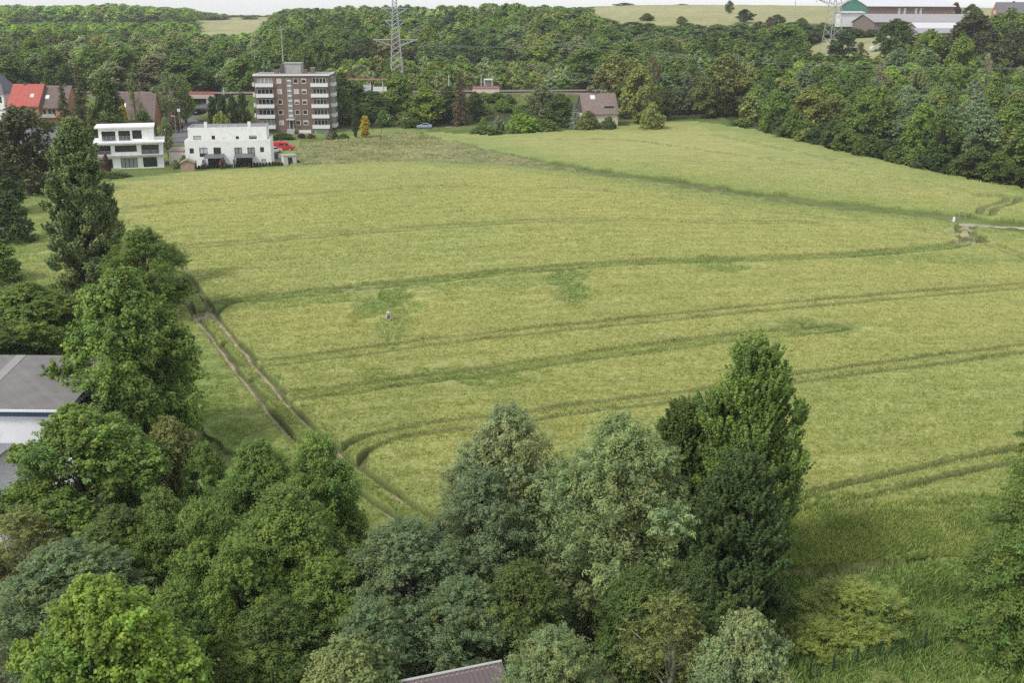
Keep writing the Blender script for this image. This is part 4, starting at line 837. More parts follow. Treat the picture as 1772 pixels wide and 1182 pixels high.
def villa():
    q = on_ray(222, 293, 219); e = empty('villa', (q[0], 219, float(zt(q[0], 219))), R(17)); tag(e, 'white three storey villa with stepped terraces and a flat roof', 'house')
    W = 7.2; h1 = [(-5.6,-2.9,.25,2.2),(-1.3,2.0,.25,2.25),(3.1,5.9,.25,2.3)]; h2 = [(-6.7,-3.0,3.15,4.95),(-2.2,2.1,3.55,4.9),(3.0,6.5,3.0,4.9)]
    grid_wall(-W, W, 0, 2.6, h1).build('wall', WHITE, e); grid_wall(-W, W, 2.85, 5.3, h2).build('wall', WHITE, e)
    MB().box(-W, W, .25, 9, 0, 2.6).box(-W, W, .25, 9, 2.85, 5.3).build('body', WHITE, e)
    MB().box(-W-.1, W+.1, -.7, 9.1, 2.6, 2.85).build('floor_slab', CONC, e); MB().box(-W-.9, W+.5, -.7, 9.5, 5.3, 5.62).build('terrace_slab', WHITE, e)
    h3 = [(-4.6,-1.9,5.75,7.7),(-1.3,1.0,5.75,7.75),(1.4,3.3,6.0,7.8)]
    grid_wall(-5.2, 5.6, 5.62, 8.3, h3, 1.8, 2.05).build('wall', WHITE, e); MB().box(-5.2, 5.6, 2.05, 8.8, 5.62, 8.3).build('body', WHITE, e)
    MB().prism([(-5.9, 8.3), (5.9, 8.3), (5.9, 8.62), (-5.9, 8.62)], 1.1, 9.3).build('roof', WHITE, e, bevel=.04)
    for a, b, c, d in h1: window(e, a, b, c, d, frame=DARK, glass=CURT if a > -2 and a < 0 else GLASS, mull=3 if a < 0 and a > -2 else 1, fw=.09)
    for a, b, c, d in h2: window(e, a, b, c, d, frame=DARK, mull=2, fw=.07)
    for a, b, c, d in h3: window(e, a, b, c, d, y=1.92, frame=DARK, mull=1, fw=.08)
    for (a, b, z, y) in ((-6.7, -3.0, 2.85, -.62), (3.0, 6.5, 2.85, -.62), (-4.6, -1.9, 5.62, 1.65), (-1.3, 1.0, 5.62, 1.65)):
        m = MB(); [m.box(a, b, y, y+.03, z+.2+k*.2, z+.24+k*.2) for k in range(5)]; [m.box(x, x+.05, y-.03, y, z, z+1.05) for x in np.linspace(a, b-.05, 4)]; m.build('railing', METAL, e)
    m = MB(); [m.bar((-W-.85, -.62, 5.9+k*.25), (-4, -.62, 5.9+k*.25), .025) for k in range(3)]; [m.bar((-W-.85, -.6, 5.9+k*.25), (-W-.85, 8, 5.9+k*.25), .025) for k in range(3)]
    [m.bar((x, -.62, 5.62), (x, -.62, 6.45), .03) for x in (-W-.85, -6.5, -5.2, -4)]; m.build('railing', METAL, e)
    MB().box(-W-4.5, -W-.15, 3, 9, 0, 3.2).build('annex', WHITE, e)
villa()
def double_house():
    q = on_ray(397, 287, 221); e = empty('double_house', (q[0], 221, float(zt(q[0], 221))), R(9)); tag(e, 'white cubic double house with set back top floor and grey patio canopies', 'house')
    W = 8.75; X = lambda p: (p-865)/(1533-865)*17.5-8.75; Zf = lambda p, y: (400-15*(p-865)/668-y)/4.66*.124
    lo = [(905,945,375,338,.5),(1455,1490,362,325,.95)]; mi = [(900,932,283,243,0),(975,1038,310,238,.62),(1085,1143,303,235,0),(1248,1307,305,235,0),(1350,1408,300,233,0),(1450,1480,270,230,0)]; up_ = [(930,990,183,138,.97),(1072,1098,178,135,0),(1260,1285,178,138,0),(1365,1425,178,133,.5)]
    H = lambda L: [(X(a), X(b), Zf(a, c), Zf(a, d)) for a, b, c, d, _ in L]
    door = [(-4.3,-1.2,.1,2.2),(1.5,4.8,.1,2.2)]
    grid_wall(-W, W, 0, 5.75, H(lo)+H(mi)+door).build('wall', WHITE, e); MB().box(-W, W, .25, 9.5, 0, 5.3).build('body', WHITE, e)
    MB().box(-W+.25, W-.25, .3, 1.5, 5.3, 5.34).build('terrace', ROOFG, e); MB().box(-W, -W+.2, .25, 9.5, 5.3, 5.75).box(W-.2, W, .25, 9.5, 5.3, 5.75).build('parapet', WHITE, e)
    h3 = [(a, b, max(5.75, c), d) for a, b, c, d in [(X(L[0]), X(L[1]), Zf(L[0], L[2])-.35, Zf(L[0], L[3])-.35) for L in up_]]
    grid_wall(-8.1, 8.0, 5.34, 8.25, h3, 1.5, 1.75).build('wall', WHITE, e); MB().box(-8.1, 8.0, 1.75, 9.4, 5.34, 8.0).build('body', WHITE, e)
    MB().box(-7.9, 7.8, 1.9, 9.2, 8.0, 8.06).build('roof', ROOFG, e); MB().box(-8.1, 8.0, 9.2, 9.4, 8.06, 8.3).box(-8.1, -7.9, 1.75, 9.2, 8.0, 8.28).box(7.8, 8.0, 1.75, 9.2, 8.0, 8.28).build('parapet', METAL, e)
    for x in (-5.0, 4.0): MB().box(x, x+.6, 4, 4.6, 8.06, 9.1).build('chimney', WHITE, e, bevel=.03)
    for x in (-.8, -1.9, 1.1): MB().box(x, x+.7, 3, 4.2, 8.06, 8.35).build('skylight', METAL, e, bevel=.03)
    for L, hh in ((lo, H(lo)), (mi, H(mi))):
        for l_, (a, b, c, d) in zip(L, hh): window(e, a, b, c, d, frame=DARK, mull=1 if b-a > 1.2 else 0, shut=l_[4], fw=.09, glass=CURT if l_[0] in (1248, 1350) else GLASS, trans=.6 if l_[0] > 1080 and d-c > 1.5 else None)
    for l_, (a, b, c, d) in zip(up_, h3): window(e, a, b, c, d, y=1.6, frame=DARK, shut=l_[4], fw=.08)
    for a, b, c, d in door: window(e, a, b, c, d, frame=DARK, mull=2, fw=.08, name='patio_door')
    GREY = mat('canopy_grey', (.14, .15, .16), .5)
    for a, b in ((-4.7, -.9), (1.3, 5.2)):
        m = MB().quad((a, -2.6, 2.35), (b, -2.6, 2.35), (b, -.02, 2.95), (a, -.02, 2.95)).quad((a, -.02, 2.88), (b, -.02, 2.88), (b, -2.6, 2.28), (a, -2.6, 2.28)).quad((a, -2.6, 2.28), (b, -2.6, 2.28), (b, -2.6, 2.35), (a, -2.6, 2.35))
        [m.box(x, x+.1, -2.55, -2.45, 0, 2.28) for x in (a+.1, b-.2)]; m.build('patio_canopy', GREY, e)
    for a in (-5.3, .95): MB().box(a, a+.12, -2.3, -.02, 0, 1.9).build('patio_screen', SHUT, e)
    M = Matrix.Rotation(R(9), 4, 'Z'); base = Vector(e.location)
    CH = mat('dark_rattan', (.03, .03, .035), .7)
    def chair(lx, ly, m_, lab):
        p = base+M@Vector((lx, ly, 0)); c = empty('garden_chair', p, R(9+random.uniform(-30, 30))); tag(c, lab, 'chair', 'garden chairs under the patio canopies')
        MB().box(-.28, .28, -.28, .28, .38, .46).build('seat', m_, c); MB().box(-.28, .28, .24, .3, .46, 1.0).build('backrest', m_, c)
        for sx in (-.25, .21):
            for sy in (-.25, .21): MB().box(sx, sx+.04, sy, sy+.04, 0, .38).build('leg', m_, c)
    for lx, ly in ((-4.0, -1.6), (-3.3, -1.8), (-2.5, -1.5), (-1.7, -1.8)): chair(lx, ly, CH, 'dark garden chair under the left patio canopy of the double house')
    for lx, ly in ((1.9, -1.6), (2.7, -1.8)): chair(lx, ly, CH, 'dark garden chair under the right patio canopy of the double house')
    chair(4.3, -2.0, RED, 'red garden chair under the right patio canopy of the double house')
    p = base+M@Vector((3.4, -1.3, 0)); t = empty('garden_table', p, R(9)); tag(t, 'garden table under the right patio canopy', 'table'); MB().box(-.7, .7, -.4, .4, .7, .75).build('tabletop', WOOD, t)
    for sx in (-.65, .6):
        for sy in (-.35, .3): MB().box(sx, sx+.05, sy, sy+.05, 0, .7).build('leg', WOOD, t)
    # clipped conifer row in front of the gardens
    n = 30
    for i in range(n):
        f = i/(n-1); g = ground(334+f*(488-334), 294-f*6); k = plant('cypress', g[0], g[1], random.uniform(.9, 1.2), .75, 'deep', 'small clipped conifer in the low hedge row before the white double house', 'conifer', 'hedge_conifer', 'hedge row of small conifers', split=False)
    P_('flower_bush', 385, 272, 13, 217, 'brown', 'brown green bush between the two patio canopies', 'shrub', 'shrub')
    P_('bush', 318, 268, 20, 220, 'olive', 'olive bush above the wooden shed', 'shrub', 'shrub'); P_('bush', 303, 276, 14, 218, 'grey', 'grey green bush left of the wooden shed', 'shrub', 'shrub')
    P_('bush', 182, 266, 15, 212, 'red', 'dark red shrub in front of the villa windows', 'shrub', 'shrub')
    P_('bush', 200, 300, 46, 206, 'dark', 'low dark bushes at the field edge below the villa', 'shrub', 'shrub'); P_('bush', 515, 280, 12, 224, 'mid', 'small green bush right of the dark garden shed', 'shrub', 'shrub')
double_house()
def shed(u, v, Y, W, D, H, rz, wallm, roofm, label, name='garden_shed', gable=True, doorm=None):
    q = on_ray(u, v, Y); e = empty(name, (q[0], Y, float(zt(q[0], Y))), R(rz)); tag(e, label, 'shed')
    MB().box(-W/2, W/2, 0, D, 0, H).build('wall', wallm, e)
    if gable: MB().prism([(-W/2-.2, H-.02), (0, H+.7), (W/2+.2, H-.02), (W/2+.2, H+.08), (0, H+.82), (-W/2-.2, H+.08)], -.25, D+.25).build('roof', roofm, e); MB().quad((-W/2, 0, H), (W/2, 0, H), (0, 0, H+.7)).build('gable', wallm, e)
    else: MB().box(-W/2-.15, W/2+.15, -.15, D+.15, H+.003, H+.15).build('roof', roofm, e)
    MB().box(-.45, .45, -.04, -.01, .05, min(1.9, H-.1)).build('door', doorm or wallm, e); return e
shed(325, 297, 213, 2.6, 2.4, 1.9, 12, WOOD, mat('shed_roof', (.33, .27, .23), .9), 'small wooden garden shed with a gable roof left of the conifer row')
shed(503, 290, 221, 2.7, 2.2, 2.2, 25, mat('pale_boards', (.6, .57, .52), .8), CONC, 'pale flat roofed shed with dark front at the right garden end', gable=False, doorm=DARK)
def garage():
    PINK = mat('pinkish_render', (.60, .52, .47), .85, .08, 1, dirt=(.5, .43, .38)); q = on_ray(312, 277, 226); e = empty('garage', (q[0]+.3, 226, float(zt(q[0], 226))-.5), R(9)); tag(e, 'low pinkish rendered garage between villa and double house', 'garage')
    MB().box(-2.6, 2.0, 0, 7, 0, 3.4).build('wall', PINK, e); MB().box(-2.8, 2.2, -.2, 7.2, 3.4, 3.6).build('roof', mat('garage_roof', (.33, .24, .22), .9, .2, 1), e); MB().box(-2.2, 1.6, -.06, -.01, 1.1, 3.1).build('panel', mat('garage_panel', (.66, .6, .54), .7), e)
garage()
def gable_house(name, u, v, Y, W, D, H, RH, rz, wallm, roofm, label, wins=(), roofwins=(), chim=(), over=.4, ridge='x'):
    q = on_ray(u, v, Y); e = empty(name, (q[0], Y, float(zt(q[0], Y))-.3), R(rz)); tag(e, label, 'house')
    grid_wall(-W/2, W/2, 0, H, [h[:4] for h in wins]).build('wall', wallm, e); MB().box(-W/2, W/2, .25, D, 0, H).build('body', wallm, e)
    k = RH/(D/2); o = over
    rf = MB()
    for s, y0, y1 in ((1, -o, D/2), (-1, D+o, D/2)):
        zz = H-k*o; x0, x1 = -W/2-.3, W/2+.3
        a = [(x0, y0, zz), (x1, y0, zz), (x1, y1, H+RH), (x0, y1, H+RH)]; b = [(p[0], p[1], p[2]+.22) for p in a]
        for f in ((0,1,2,3),): rf.quad(*[b[i] for i in (f if s > 0 else f[::-1])]); rf.quad(*[a[i] for i in (f[::-1] if s > 0 else f)])
        rf.quad(a[0], a[1], b[1], b[0]); rf.quad(a[1], a[2], b[2], b[1]); rf.quad(a[3], a[0], b[0], b[3])
    r_ = rf.build('roof', roofm, e)
    MB().quad((-W/2, 0, H), (-W/2, D, H), (-W/2, D/2, H+RH)).build('gable', wallm, e); MB().quad((W/2, 0, H), (W/2, D/2, H+RH), (W/2, D, H)).build('gable', wallm, e)
    for h in wins: window(e, *h[:4], frame=WHITE2, mull=1 if h[1]-h[0] > 1.2 else 0)
    ny = Vector((0, -k, 1)).normalized()
    for (x, t, w_, l_, m_) in roofwins:   # window lying in the front roof pitch
        yc = t*D/2; zc = H+k*yc+.24; s = MB(); dx = w_/2; dy = l_/2/math.sqrt(1+k*k)
        def P(a, b, hh): return (x+a*dx, yc+b*dy, zc+k*b*dy+hh)
        s.quad(P(-1,-1,.12), P(1,-1,.12), P(1,1,.12), P(-1,1,.12)); [s.quad(P(*a, -.02), P(*b, -.02), P(*b, .12), P(*a, .12)) for a, b in (((-1,-1),(1,-1)), ((1,-1),(1,1)), ((1,1),(-1,1)), ((-1,1),(-1,-1)))]
        s.build('roof_window', m_, e)
    for (x, yy, w_, hh, cap) in chim:
        c = MB().box(x-w_/2, x+w_/2, yy-w_/2, yy+w_/2, H+RH-1.5, H+RH+hh).build('chimney', SLATE, r_)
        if cap: MB().tube([(x, yy, H+RH+hh), (x, yy, H+RH+hh+.35)], [.25, .3], 8).build('cap', METAL, e)
    return e
CREAM = mat('cream_render', (.72, .66, .54), .85, .05, dirt=(.62, .56, .46)); ORB = brick_mat('orange_brick', (.50, .23, .12), (.44, .19, .1), (.3, .2, .15)); LIGHTW = mat('roof_light', (.75, .78, .8), .3, .05)
h = gable_house('detached_house', 1040, 205, 288, 9.6, 8, 4.3, 4.8, 12, CREAM, brick_mat('faded_brown_tiles', (.30, .22, .20), (.26, .195, .175), (.15, .12, .11), 1, .3, .32, .02), 'small cream house with a steep brown roof beside the field', [(-2.6,-1.2,1.2,2.3),(1.4,2.2,.2,2.3)], [(-1.6,.78,1.3,1.2,LIGHTW)], [(-.4,4.2,.6,.7,1),(2.4,4.3,.55,.7,1)])
MB().box(.6, 4.2, .9, 2.6, 5.0, 6.2).build('dormer', METAL, h); MB().box(1.0, 3.8, .84, .89, 5.2, 6.05).build('dormer_window', GLASS, h)
MB().prism([(-4.0, .0), (4.0, 0), (0, 4.75)], 0, .04).build('slate_gable', SLATE, h).matrix_local = Matrix.Translation((-4.86, 4.0, 4.3))@Matrix.Rotation(R(-90), 4, 'Z')
gable_house('terraced_house', 43, 205, 288, 8.3, 9, 5.2, 5.2, -4, ORB, TILE_R, 'left half of the brick house, with a bright red tiled roof', [(-3,-1.4,2.9,4.4),(1.5,2.9,2.9,4.3)], [(1.9,.42,1.1,1.1,METAL)], [(-1,4.5,.7,.6,0)])
hh = gable_house('terraced_house', 93, 206, 288.6, 7.6, 9, 5.2, 5.2, -4, ORB, TILE_B, 'right half of the brick house, with a grey brown roof and balcony', [(-2.9,-1.9,3.0,4.6),(-1.4,.8,2.7,4.7)], [(-2.,.42,1.1,1.1,LIGHTW)], [(2.,4.5,.7,.6,0)])
MB().box(-3.4, 1.2, -1.5, -.03, 2.4, 2.55).box(-3.4, 1.2, -1.5, -1.4, 2.55, 3.4).build('balcony', CONC, hh)
gable_house('detached_house', 228, 205, 286, 11.5, 10, 3.4, 6.2, 6, ORB, TILE_B, 'house with a big brown roof behind the thin bare birch', [(-3,-1.5,1,2.2)], [(-2.2,.5,.9,1.2,LIGHTW),(-5,.75,.9,1.2,LIGHTW)], [])
gable_house('bungalow', 58, 250, 240, 9, 9, 2.6, 3, 10, WHITE, TILE_G, 'low house with dark slate roof behind the columnar poplar', [(1,2.5,1,2.1)], [], [])
def corner_villa():
    q = on_ray(-8, 205, 292); e = empty('hipped_house', (q[0], 292, float(zt(q[0], 292))), R(-4)); tag(e, 'old grey hipped roof house cut by the left edge', 'house')
    grid_wall(-6, 3.2, 0, 7, [(1.2,2.6,4.4,6.2)]).build('wall', WHITE, e); MB().box(-6, 3.2, .25, 9, 0, 7).build('body', WHITE, e); MB().box(-6.1, 3.3, -.15, -.01, 3.2, 6.9).build('slate_band', SLATE, e) if False else None
    window(e, 1.2, 2.6, 4.4, 6.2, mull=1); m = MB(); a = [(-6.5,-.5,7),(3.7,-.5,7),(3.7,9.5,7),(-6.5,9.5,7)]; t1, t2 = (-2.6, 4.5, 13), (-.4, 4.5, 13)
    m.quad(a[0], a[1], t2, t1).quad(a[2], a[3], t1, t2); m.quad(a[1], a[2], t2).quad(a[3], a[0], t1).quad(*a[::-1]); m.build('roof', TILE_G, e)
corner_villa()
def factory():
    q = on_ray(122, 700, 62.6); x1 = q[0]; e = empty('factory_building', (x1, 62.6, 0), R(-1.5)); tag(e, 'long white industrial hall with a grey fibre cement roof at the left edge', 'building')
    ROOFC = brick_mat('corrugated_grey', (.20, .19, .185), (.23, .22, .21), (.15, .14, .14), 1, .25, 6, .03); L = 34
    WALLF = mat('panel_white', (.84, .85, .86), .5, .03, .6, dirt=(.62, .64, .68)); holes = [(-12,-11.2,2.4,3.0),(-8.9,-8.1,2.4,3.0),(-6.4,-5.6,2.4,3.0),(-4.2,-3.5,2.4,3.0)]
    grid_wall(-L, -.35, 0, 6.3, holes).build('wall', WALLF, e); MB().box(-L, -.35, .25, 7.5, 0, 6.3).box(-L, -.35, 7.5, 14.2, 0, 4.75).build('body', WALLF, e)
    for a in holes: window(e, *a, frame=DARK, glass=GLASS, fw=.06)
    MB().box(-L, -.33, -.03, -.004, 5.75, 6.05).build('blue_stripe', mat('blue_trim', (.10, .16, .28), .5), e); MB().box(-L, -.33, -.03, -.004, 3.3, 3.5).build('blue_stripe', mat('blue_trim_low', (.10, .16, .28), .5), e)
    rf = MB(); rf.quad((-L, -.4, 6.42), (0, -.4, 6.42), (0, 7.3, 7.55), (-L, 7.3, 7.55)).quad((-L, 7.3, 7.55), (0, 7.3, 7.55), (0, 14.6, 4.9), (-L, 14.6, 4.9)).quad((-L, -.4, 6.3), (-L, -.4, 6.42), (0, -.4, 6.42), (0, -.4, 6.3)).quad((0, -.4, 6.3), (0, 7.3, 7.43), (0, 7.3, 7.55), (0, -.4, 6.42)).quad((0, 7.3, 7.43), (0, 14.6, 4.78), (0, 14.6, 4.9), (0, 7.3, 7.55))
    r_ = rf.build('roof', ROOFC, e); MB().box(-L, 0, -.52, -.42, 6.25, 6.4).build('gutter', WALLF, r_)
    k = MB().quad((-6.9, -.35, 6.45), (-6.2, -.35, 6.45), (-6.2, 7.25, 7.57), (-6.9, 7.25, 7.57)).build('patched_strip', mat('pale_patch', (.30, .285, .28), .9), r_)
    s = MB().box(-L, -4.0, -2.6, -.05, 3.75, 3.9).build('lower_roof', ROOFG, e)
    m = MB(); [m.bar((x, -2.5, 0), (x, -2.5, 3.75), .06) for x in (-16, -12, -8, -4.6)]; m.build('post', METAL, s)
    m = MB(); [m.bar((x, -1.1, 3.9), (x, -1.1, 5.6), .035) for x in (-8.8, -6.6)]; m.bar((-8.8, -1.1, 5.6), (-6.6, -1.1, 5.6), .035).bar((-8.8, -1.1, 4.7), (-6.6, -1.1, 4.7), .03); m.box(-8.8, -7.2, -1.5, -.1, 5.4, 5.46); m.build('ladder_frame', METAL, e)
    MB().box(-.35, 1.6, .3, 3.2, 0, 6.0).build('dark_annex', DARK, e)
    q = at_z(30, 905, 2.6); c = empty('metal_carport', (q[0], q[1], 0), R(20)); tag(c, 'white ribbed metal roof in the trees at the left edge', 'shed')
    LILAC = mat('white_metal_sheet', (.62, .66, .78), .45, .05, 1); m = MB()
    n = 22; xs = np.linspace(-6, 4.5, n*2+1)
    for i in range(n*2): z = 2.6+(.07 if i % 4 == 0 else 0); m.box(xs[i], xs[i+1], -3.2, 2.8, z, z+.04)
    m.build('roof', LILAC, c); [MB().bar((x, y, 0), (x, y, 2.6), .07).build('post', METAL, c) for x in (-5.8, 4.3) for y in (-3, 2.6)]
factory()
def hut():
    a = at_z(868, 1146, 3.7); b = at_z(680, 1184, 3.7); d = Vector((b[0]-a[0], b[1]-a[1], 0)); ang = math.atan2(-d.y, -d.x); e = empty('garden_hut', (a[0], a[1], 0), ang); tag(e, 'brown ribbed metal hut roof at the bottom edge between the trees', 'hut')
    BRM = mat('brown_metal_sheet', (.15, .12, .125), .55, .08, 1.5, spec=.5); L = 7; m = MB(); n = int(L/.11)
    rid = 3.7; dep_ = 3.2; zf = 2.7
    for s in (1,):
        for i in range(n):
            x0 = -L+i*L/n; x1 = x0+L/n; hz = .035 if i % 2 else 0; P = [(x0, 0, rid+hz), (x1, 0, rid+hz), (x1, -s*dep_, zf+hz), (x0, -s*dep_, zf+hz)]
            m.quad(*(P[::-1] if s > 0 else P))
            if i: m.quad((x0, 0, rid), (x0, 0, rid+.035), (x0, -s*dep_, zf+.035), (x0, -s*dep_, zf))
    m.build('roof', BRM, e); MB().tube([(-L, 0, rid+.04), (0, 0, rid+.04)], .06, 6).build('ridge_cap', SHUT, e)
    MB().box(-L+.2, -.3, -dep_+.3, -.15, 0, zf+.02).build('wall', WOOD, e); MB().box(-L+.2, -.32, -.2, -.1, 0, rid-.04).build('rear_wall', WOOD, e); MB().quad((-.28, -dep_+.3, 0), (-.28, -.1, 0), (-.28, -.1, rid-.05), (-.28, -dep_+.3, zf)).build('side_wall', DARK, e)
hut()
def farm():
    GREEN = mat('green_sheeting', (.06, .20, .15), .6, .06, 1); RUSTW = mat('red_brown_boards', (.25, .165, .135), .85, .2, 3); SH = mat('fibre_roof', (.36, .34, .35), .8, .1, .5); PALE = mat('pale_roof', (.62, .63, .65), .6, .06, .5)
    def barn(u, v, Y, W, D, H, RH, rz, wm, rm, fm, lab, name='barn'):
        q = on_ray(u, v, Y); e = empty(name, (q[0], Y, q[2]), R(rz)); tag(e, lab, 'barn')
        # ridge runs along x; gable at -x end
        MB().box(0, W, 0, D, -4, H).build('wall', wm, e); MB().quad((-.05, 0, -4), (-.05, 0, H), (-.05, D/2, H+RH), (-.05, D, H), (-.05, D, -4)).build('gable_front', fm, e)
        m = MB(); 
        for s in (0, 1):
            y0 = -.8 if s == 0 else D+.8; P = [(-.6, y0, H-.8*RH/(D/2)+.05), (W+.6, y0, H-.8*RH/(D/2)+.05), (W+.6, D/2, H+RH+.05), (-.6, D/2, H+RH+.05)]
            m.quad(*(P if s == 0 else P[::-1])); Q = [(p[0], p[1], p[2]+.25) for p in P]; m.quad(*(Q if s == 0 else Q[::-1])); m.quad(P[0], P[1], Q[1], Q[0]); m.quad(P[3], P[0], Q[0], Q[3])
        m.build('roof', rm, e); return e
    g = barn(1500, 34, 520, 46, 26, 6.3, 4.0, 12, RUSTW, PALE, GREEN, 'big farm barn with green gable and red brown side')
    for x in (16, 19, 25, 27.5): MB().box(x, x+1.1, -.12, -.02, 0, 5.6).build('pale_door', PALE, g)
    barn(1512, 52, 480, 52, 20, 3.6, 3.2, 10, mat('grey_boards', (.2, .17, .16), .85, .2, 2), SH, mat('brown_gable', (.22, .17, .15), .85, .15, 2), 'long low grey farm shed in front of the green barn')
    barn(1588, 60, 455, 26, 10, 2.6, 2.2, 8, SH, PALE, RUSTW, 'small farm shed with a pale roof between the grey sheds')
    barn(1590, 66, 440, 18, 9, 2.2, 1.6, 8, mat('lilac_roof', (.42, .4, .43), .8, .05), SH, SH, 'lowest grey farm shed behind the fresh green tree')
    barn(1455, 30, 505, 11, 6, 2.2, .4, 8, WHITE2, PALE, WHITE2, 'low white shed left of the long grey farm shed')
    e = gable_house('farmhouse', 1756, 35, 470, 14, 10, 5, 4.2, -8, ORB, TILE_G, 'orange brick farmhouse with a grey roof at the right edge', [(-5,-3.5,1,2.4)], [], [(0,4.8,.8,.6,0)]); e.location.z = on_ray(1756, 42, 470)[2]
    MB().quad((-7.32, 0, -3), (-7.32, 0, 5), (-7.32, 5, 9.2), (-7.32, 10, 5), (-7.32, 10, -3)).build('gable_wall', ORB, e)
    for y in (3.2, 5.2): MB().box(-7.4, -7.34, y, y+1.1, 4.6, 5.9).build('gable_window', WHITE2, e)
    for u, v, Y, W, m_, lab in ((1531, 45, 455, 5.5, LIGHTW, 'pale blue covered trailer on the farm pasture'), (1524, 65, 430, 6.5, PALE, 'pale trailer bed on the pasture below the farm')):
        q = on_ray(u, v, Y); z = float(zt(q[0], Y)); e = empty('farm_trailer', (q[0], Y, z), R(15)); tag(e, lab, 'trailer')
        MB().prism([(-W/2, .7), (W/2, .7), (W/2, 1.6), (W/2-.5, 2.0), (-W/2+.5, 2.0), (-W/2, 1.6)], 0, 2.2).build('body', m_, e)
        for x in (-W/4, W/4): MB().tube([(x, -.1, .45), (x, .15, .45)], .45, 12).build('wheel', TYRE, e)
    hd = [('bush',1405,52,40,470,'dark'),('bush',1440,44,46,480,'dark'),('bush',1478,48,50,470,'dark'),('bush',1508,50,40,468,'dark'),('bush',1425,38,30,500,'mid')]
    for k, u, v, wp, Y, c in hd: P_(k, u, v, wp, Y, c, 'dark hedge bush in the row below the farm sheds', 'shrub', 'hedge_bush', group='hedge bushes below the farm')
farm()
# ------------------------------------------------------------------ road, bridge, railway, station
def ribbon(name, pts, wid, m, zoff=.06, zfix=None, lab=None, n=10, off=0):
    P = np.array(densify(pts, n)); d = np.gradient(P, axis=0); d /= np.linalg.norm(d, axis=1, keepdims=True); nn = np.stack([-d[:, 1], d[:, 0]], 1)
    L = P+nn*(wid/2+off); Rr = P-nn*(wid/2-off); z = (np.full(len(P), zfix) if zfix is not None else zt(P[:, 0], P[:, 1])+zoff)
    V = np.vstack([np.column_stack([L, z]), np.column_stack([Rr, z])]); k = len(P); Fq = [[k+i, k+i+1, i+1, i] for i in range(k-1)]
    o = link(name, raw_mesh(name, V, Fq, [m])); tag(o, lab, kind='structure'); return o
ribbon('road', road, 7.2, ASPH, .05, lab='grey asphalt road running under the railway bridge')
ribbon('pavement', road[2:], 1.8, CONC, .17, lab='pale pavement beside the road', off=4.3)
ribbon('road', [(road[-1][0],road[-1][1]-2),(-70,236),(-62,240),(-56,247)], 4.5, ASPH, .1, lab='grey drive behind the white double house')
ribbon('driveway', [(-52.5,243),(-52,236),(-53,230)], 5, ASPH, .12, lab='grey parking drive right of the double house')
ribbon('path', [(-50,293),(-44,296),(-36,297),(-26,298),(-14,299),(-5,300)], 2.4, CONC, .12, lab='pale path right of the flats')
rr = MB(); P = [Vector((x, y, 0)) for x, y in road[2:]]
for a, b in zip(P[:-1], P[1:]):
    n = (b-a).cross(Vector((0, 0, 1))).normalized(); s = 5.6; za = float(zt(a.x, a.y)); zb = float(zt(b.x, b.y)); a1 = a+n*s; b1 = b+n*s; a2 = a+n*(s+.35); b2 = b+n*(s+.35)
    for q, w_, z_ in ((a1, 0, za), ): pass
    for p0, p1, p2, p3 in (((a1, za-.3), (b1, zb-.3), (b1, zb+1.1), (a1, za+1.1)), ((a1, za+1.1), (b1, zb+1.1), (b2, zb+1.1), (a2, za+1.1)), ((a2, za+1.1), (b2, zb+1.1), (b2, zb-.3), (a2, za-.3))): rr.quad(*[(q.x, q.y, z) for q, z in (p0, p1, p2, p3)])
o = rr.build('retaining_wall', mat('pale_wall', (.55, .50, .45), .9, .1)); tag(o, 'low pale retaining wall along the left side of the road', 'wall')
def bridge():
    e = empty('railway_bridge', (-98.8, 331, 0), R(3)); tag(e, 'concrete railway bridge with red railing over the road', 'bridge'); z = 8.0
    MB().box(-7.5, 7.5, -6.2, 6.2, z, z+1.15).build('deck', CONC, e); MB().box(-7.6, 7.6, -6.5, -6.21, z+.1, z+1.3).build('edge_beam', mat('edge_concrete', (.55, .45, .42), .9, .1), e)
    for x in (-7, 5.2): MB().box(x, x+1.8, -6.4, 6.4, 1.5, z).build('abutment', CONC, e)
    m = MB(); [m.box(x, x+.1, -6.4, -6.3, z+1.3, z+2.3) for x in np.linspace(-7.4, 7.3, 16)]; [m.box(-7.4, 7.4, -6.38, -6.32, z+zz, z+zz+.12) for zz in (1.45, 1.8, 2.2)]; m.build('railing', RED, e)
    MB().box(-6, 6, 6.5, 6.9, 2.5, 8).build('rear_wall', CONC, e) if False else None
bridge()
ribbon('railway_track', [p for p in RAIL if -500 < p[0] < 90], 8.5, mat('ballast', (.23, .18, .155), .95, .3, 4, .6), .0, RZ+.25, 'railway ballast bed on the embankment')
for k, offs in enumerate((-2.8, -1.35, 1.35, 2.8)):
    ribbon('rail', [p for p in RAIL if -500 < p[0] < 90], .16, REDBARK, 0, RZ+.42, 'rusty steel rail on the ballast', off=offs)
def rail_xy(x): return float(np.interp(x, [p[0] for p in RAIL], [p[1] for p in RAIL]))
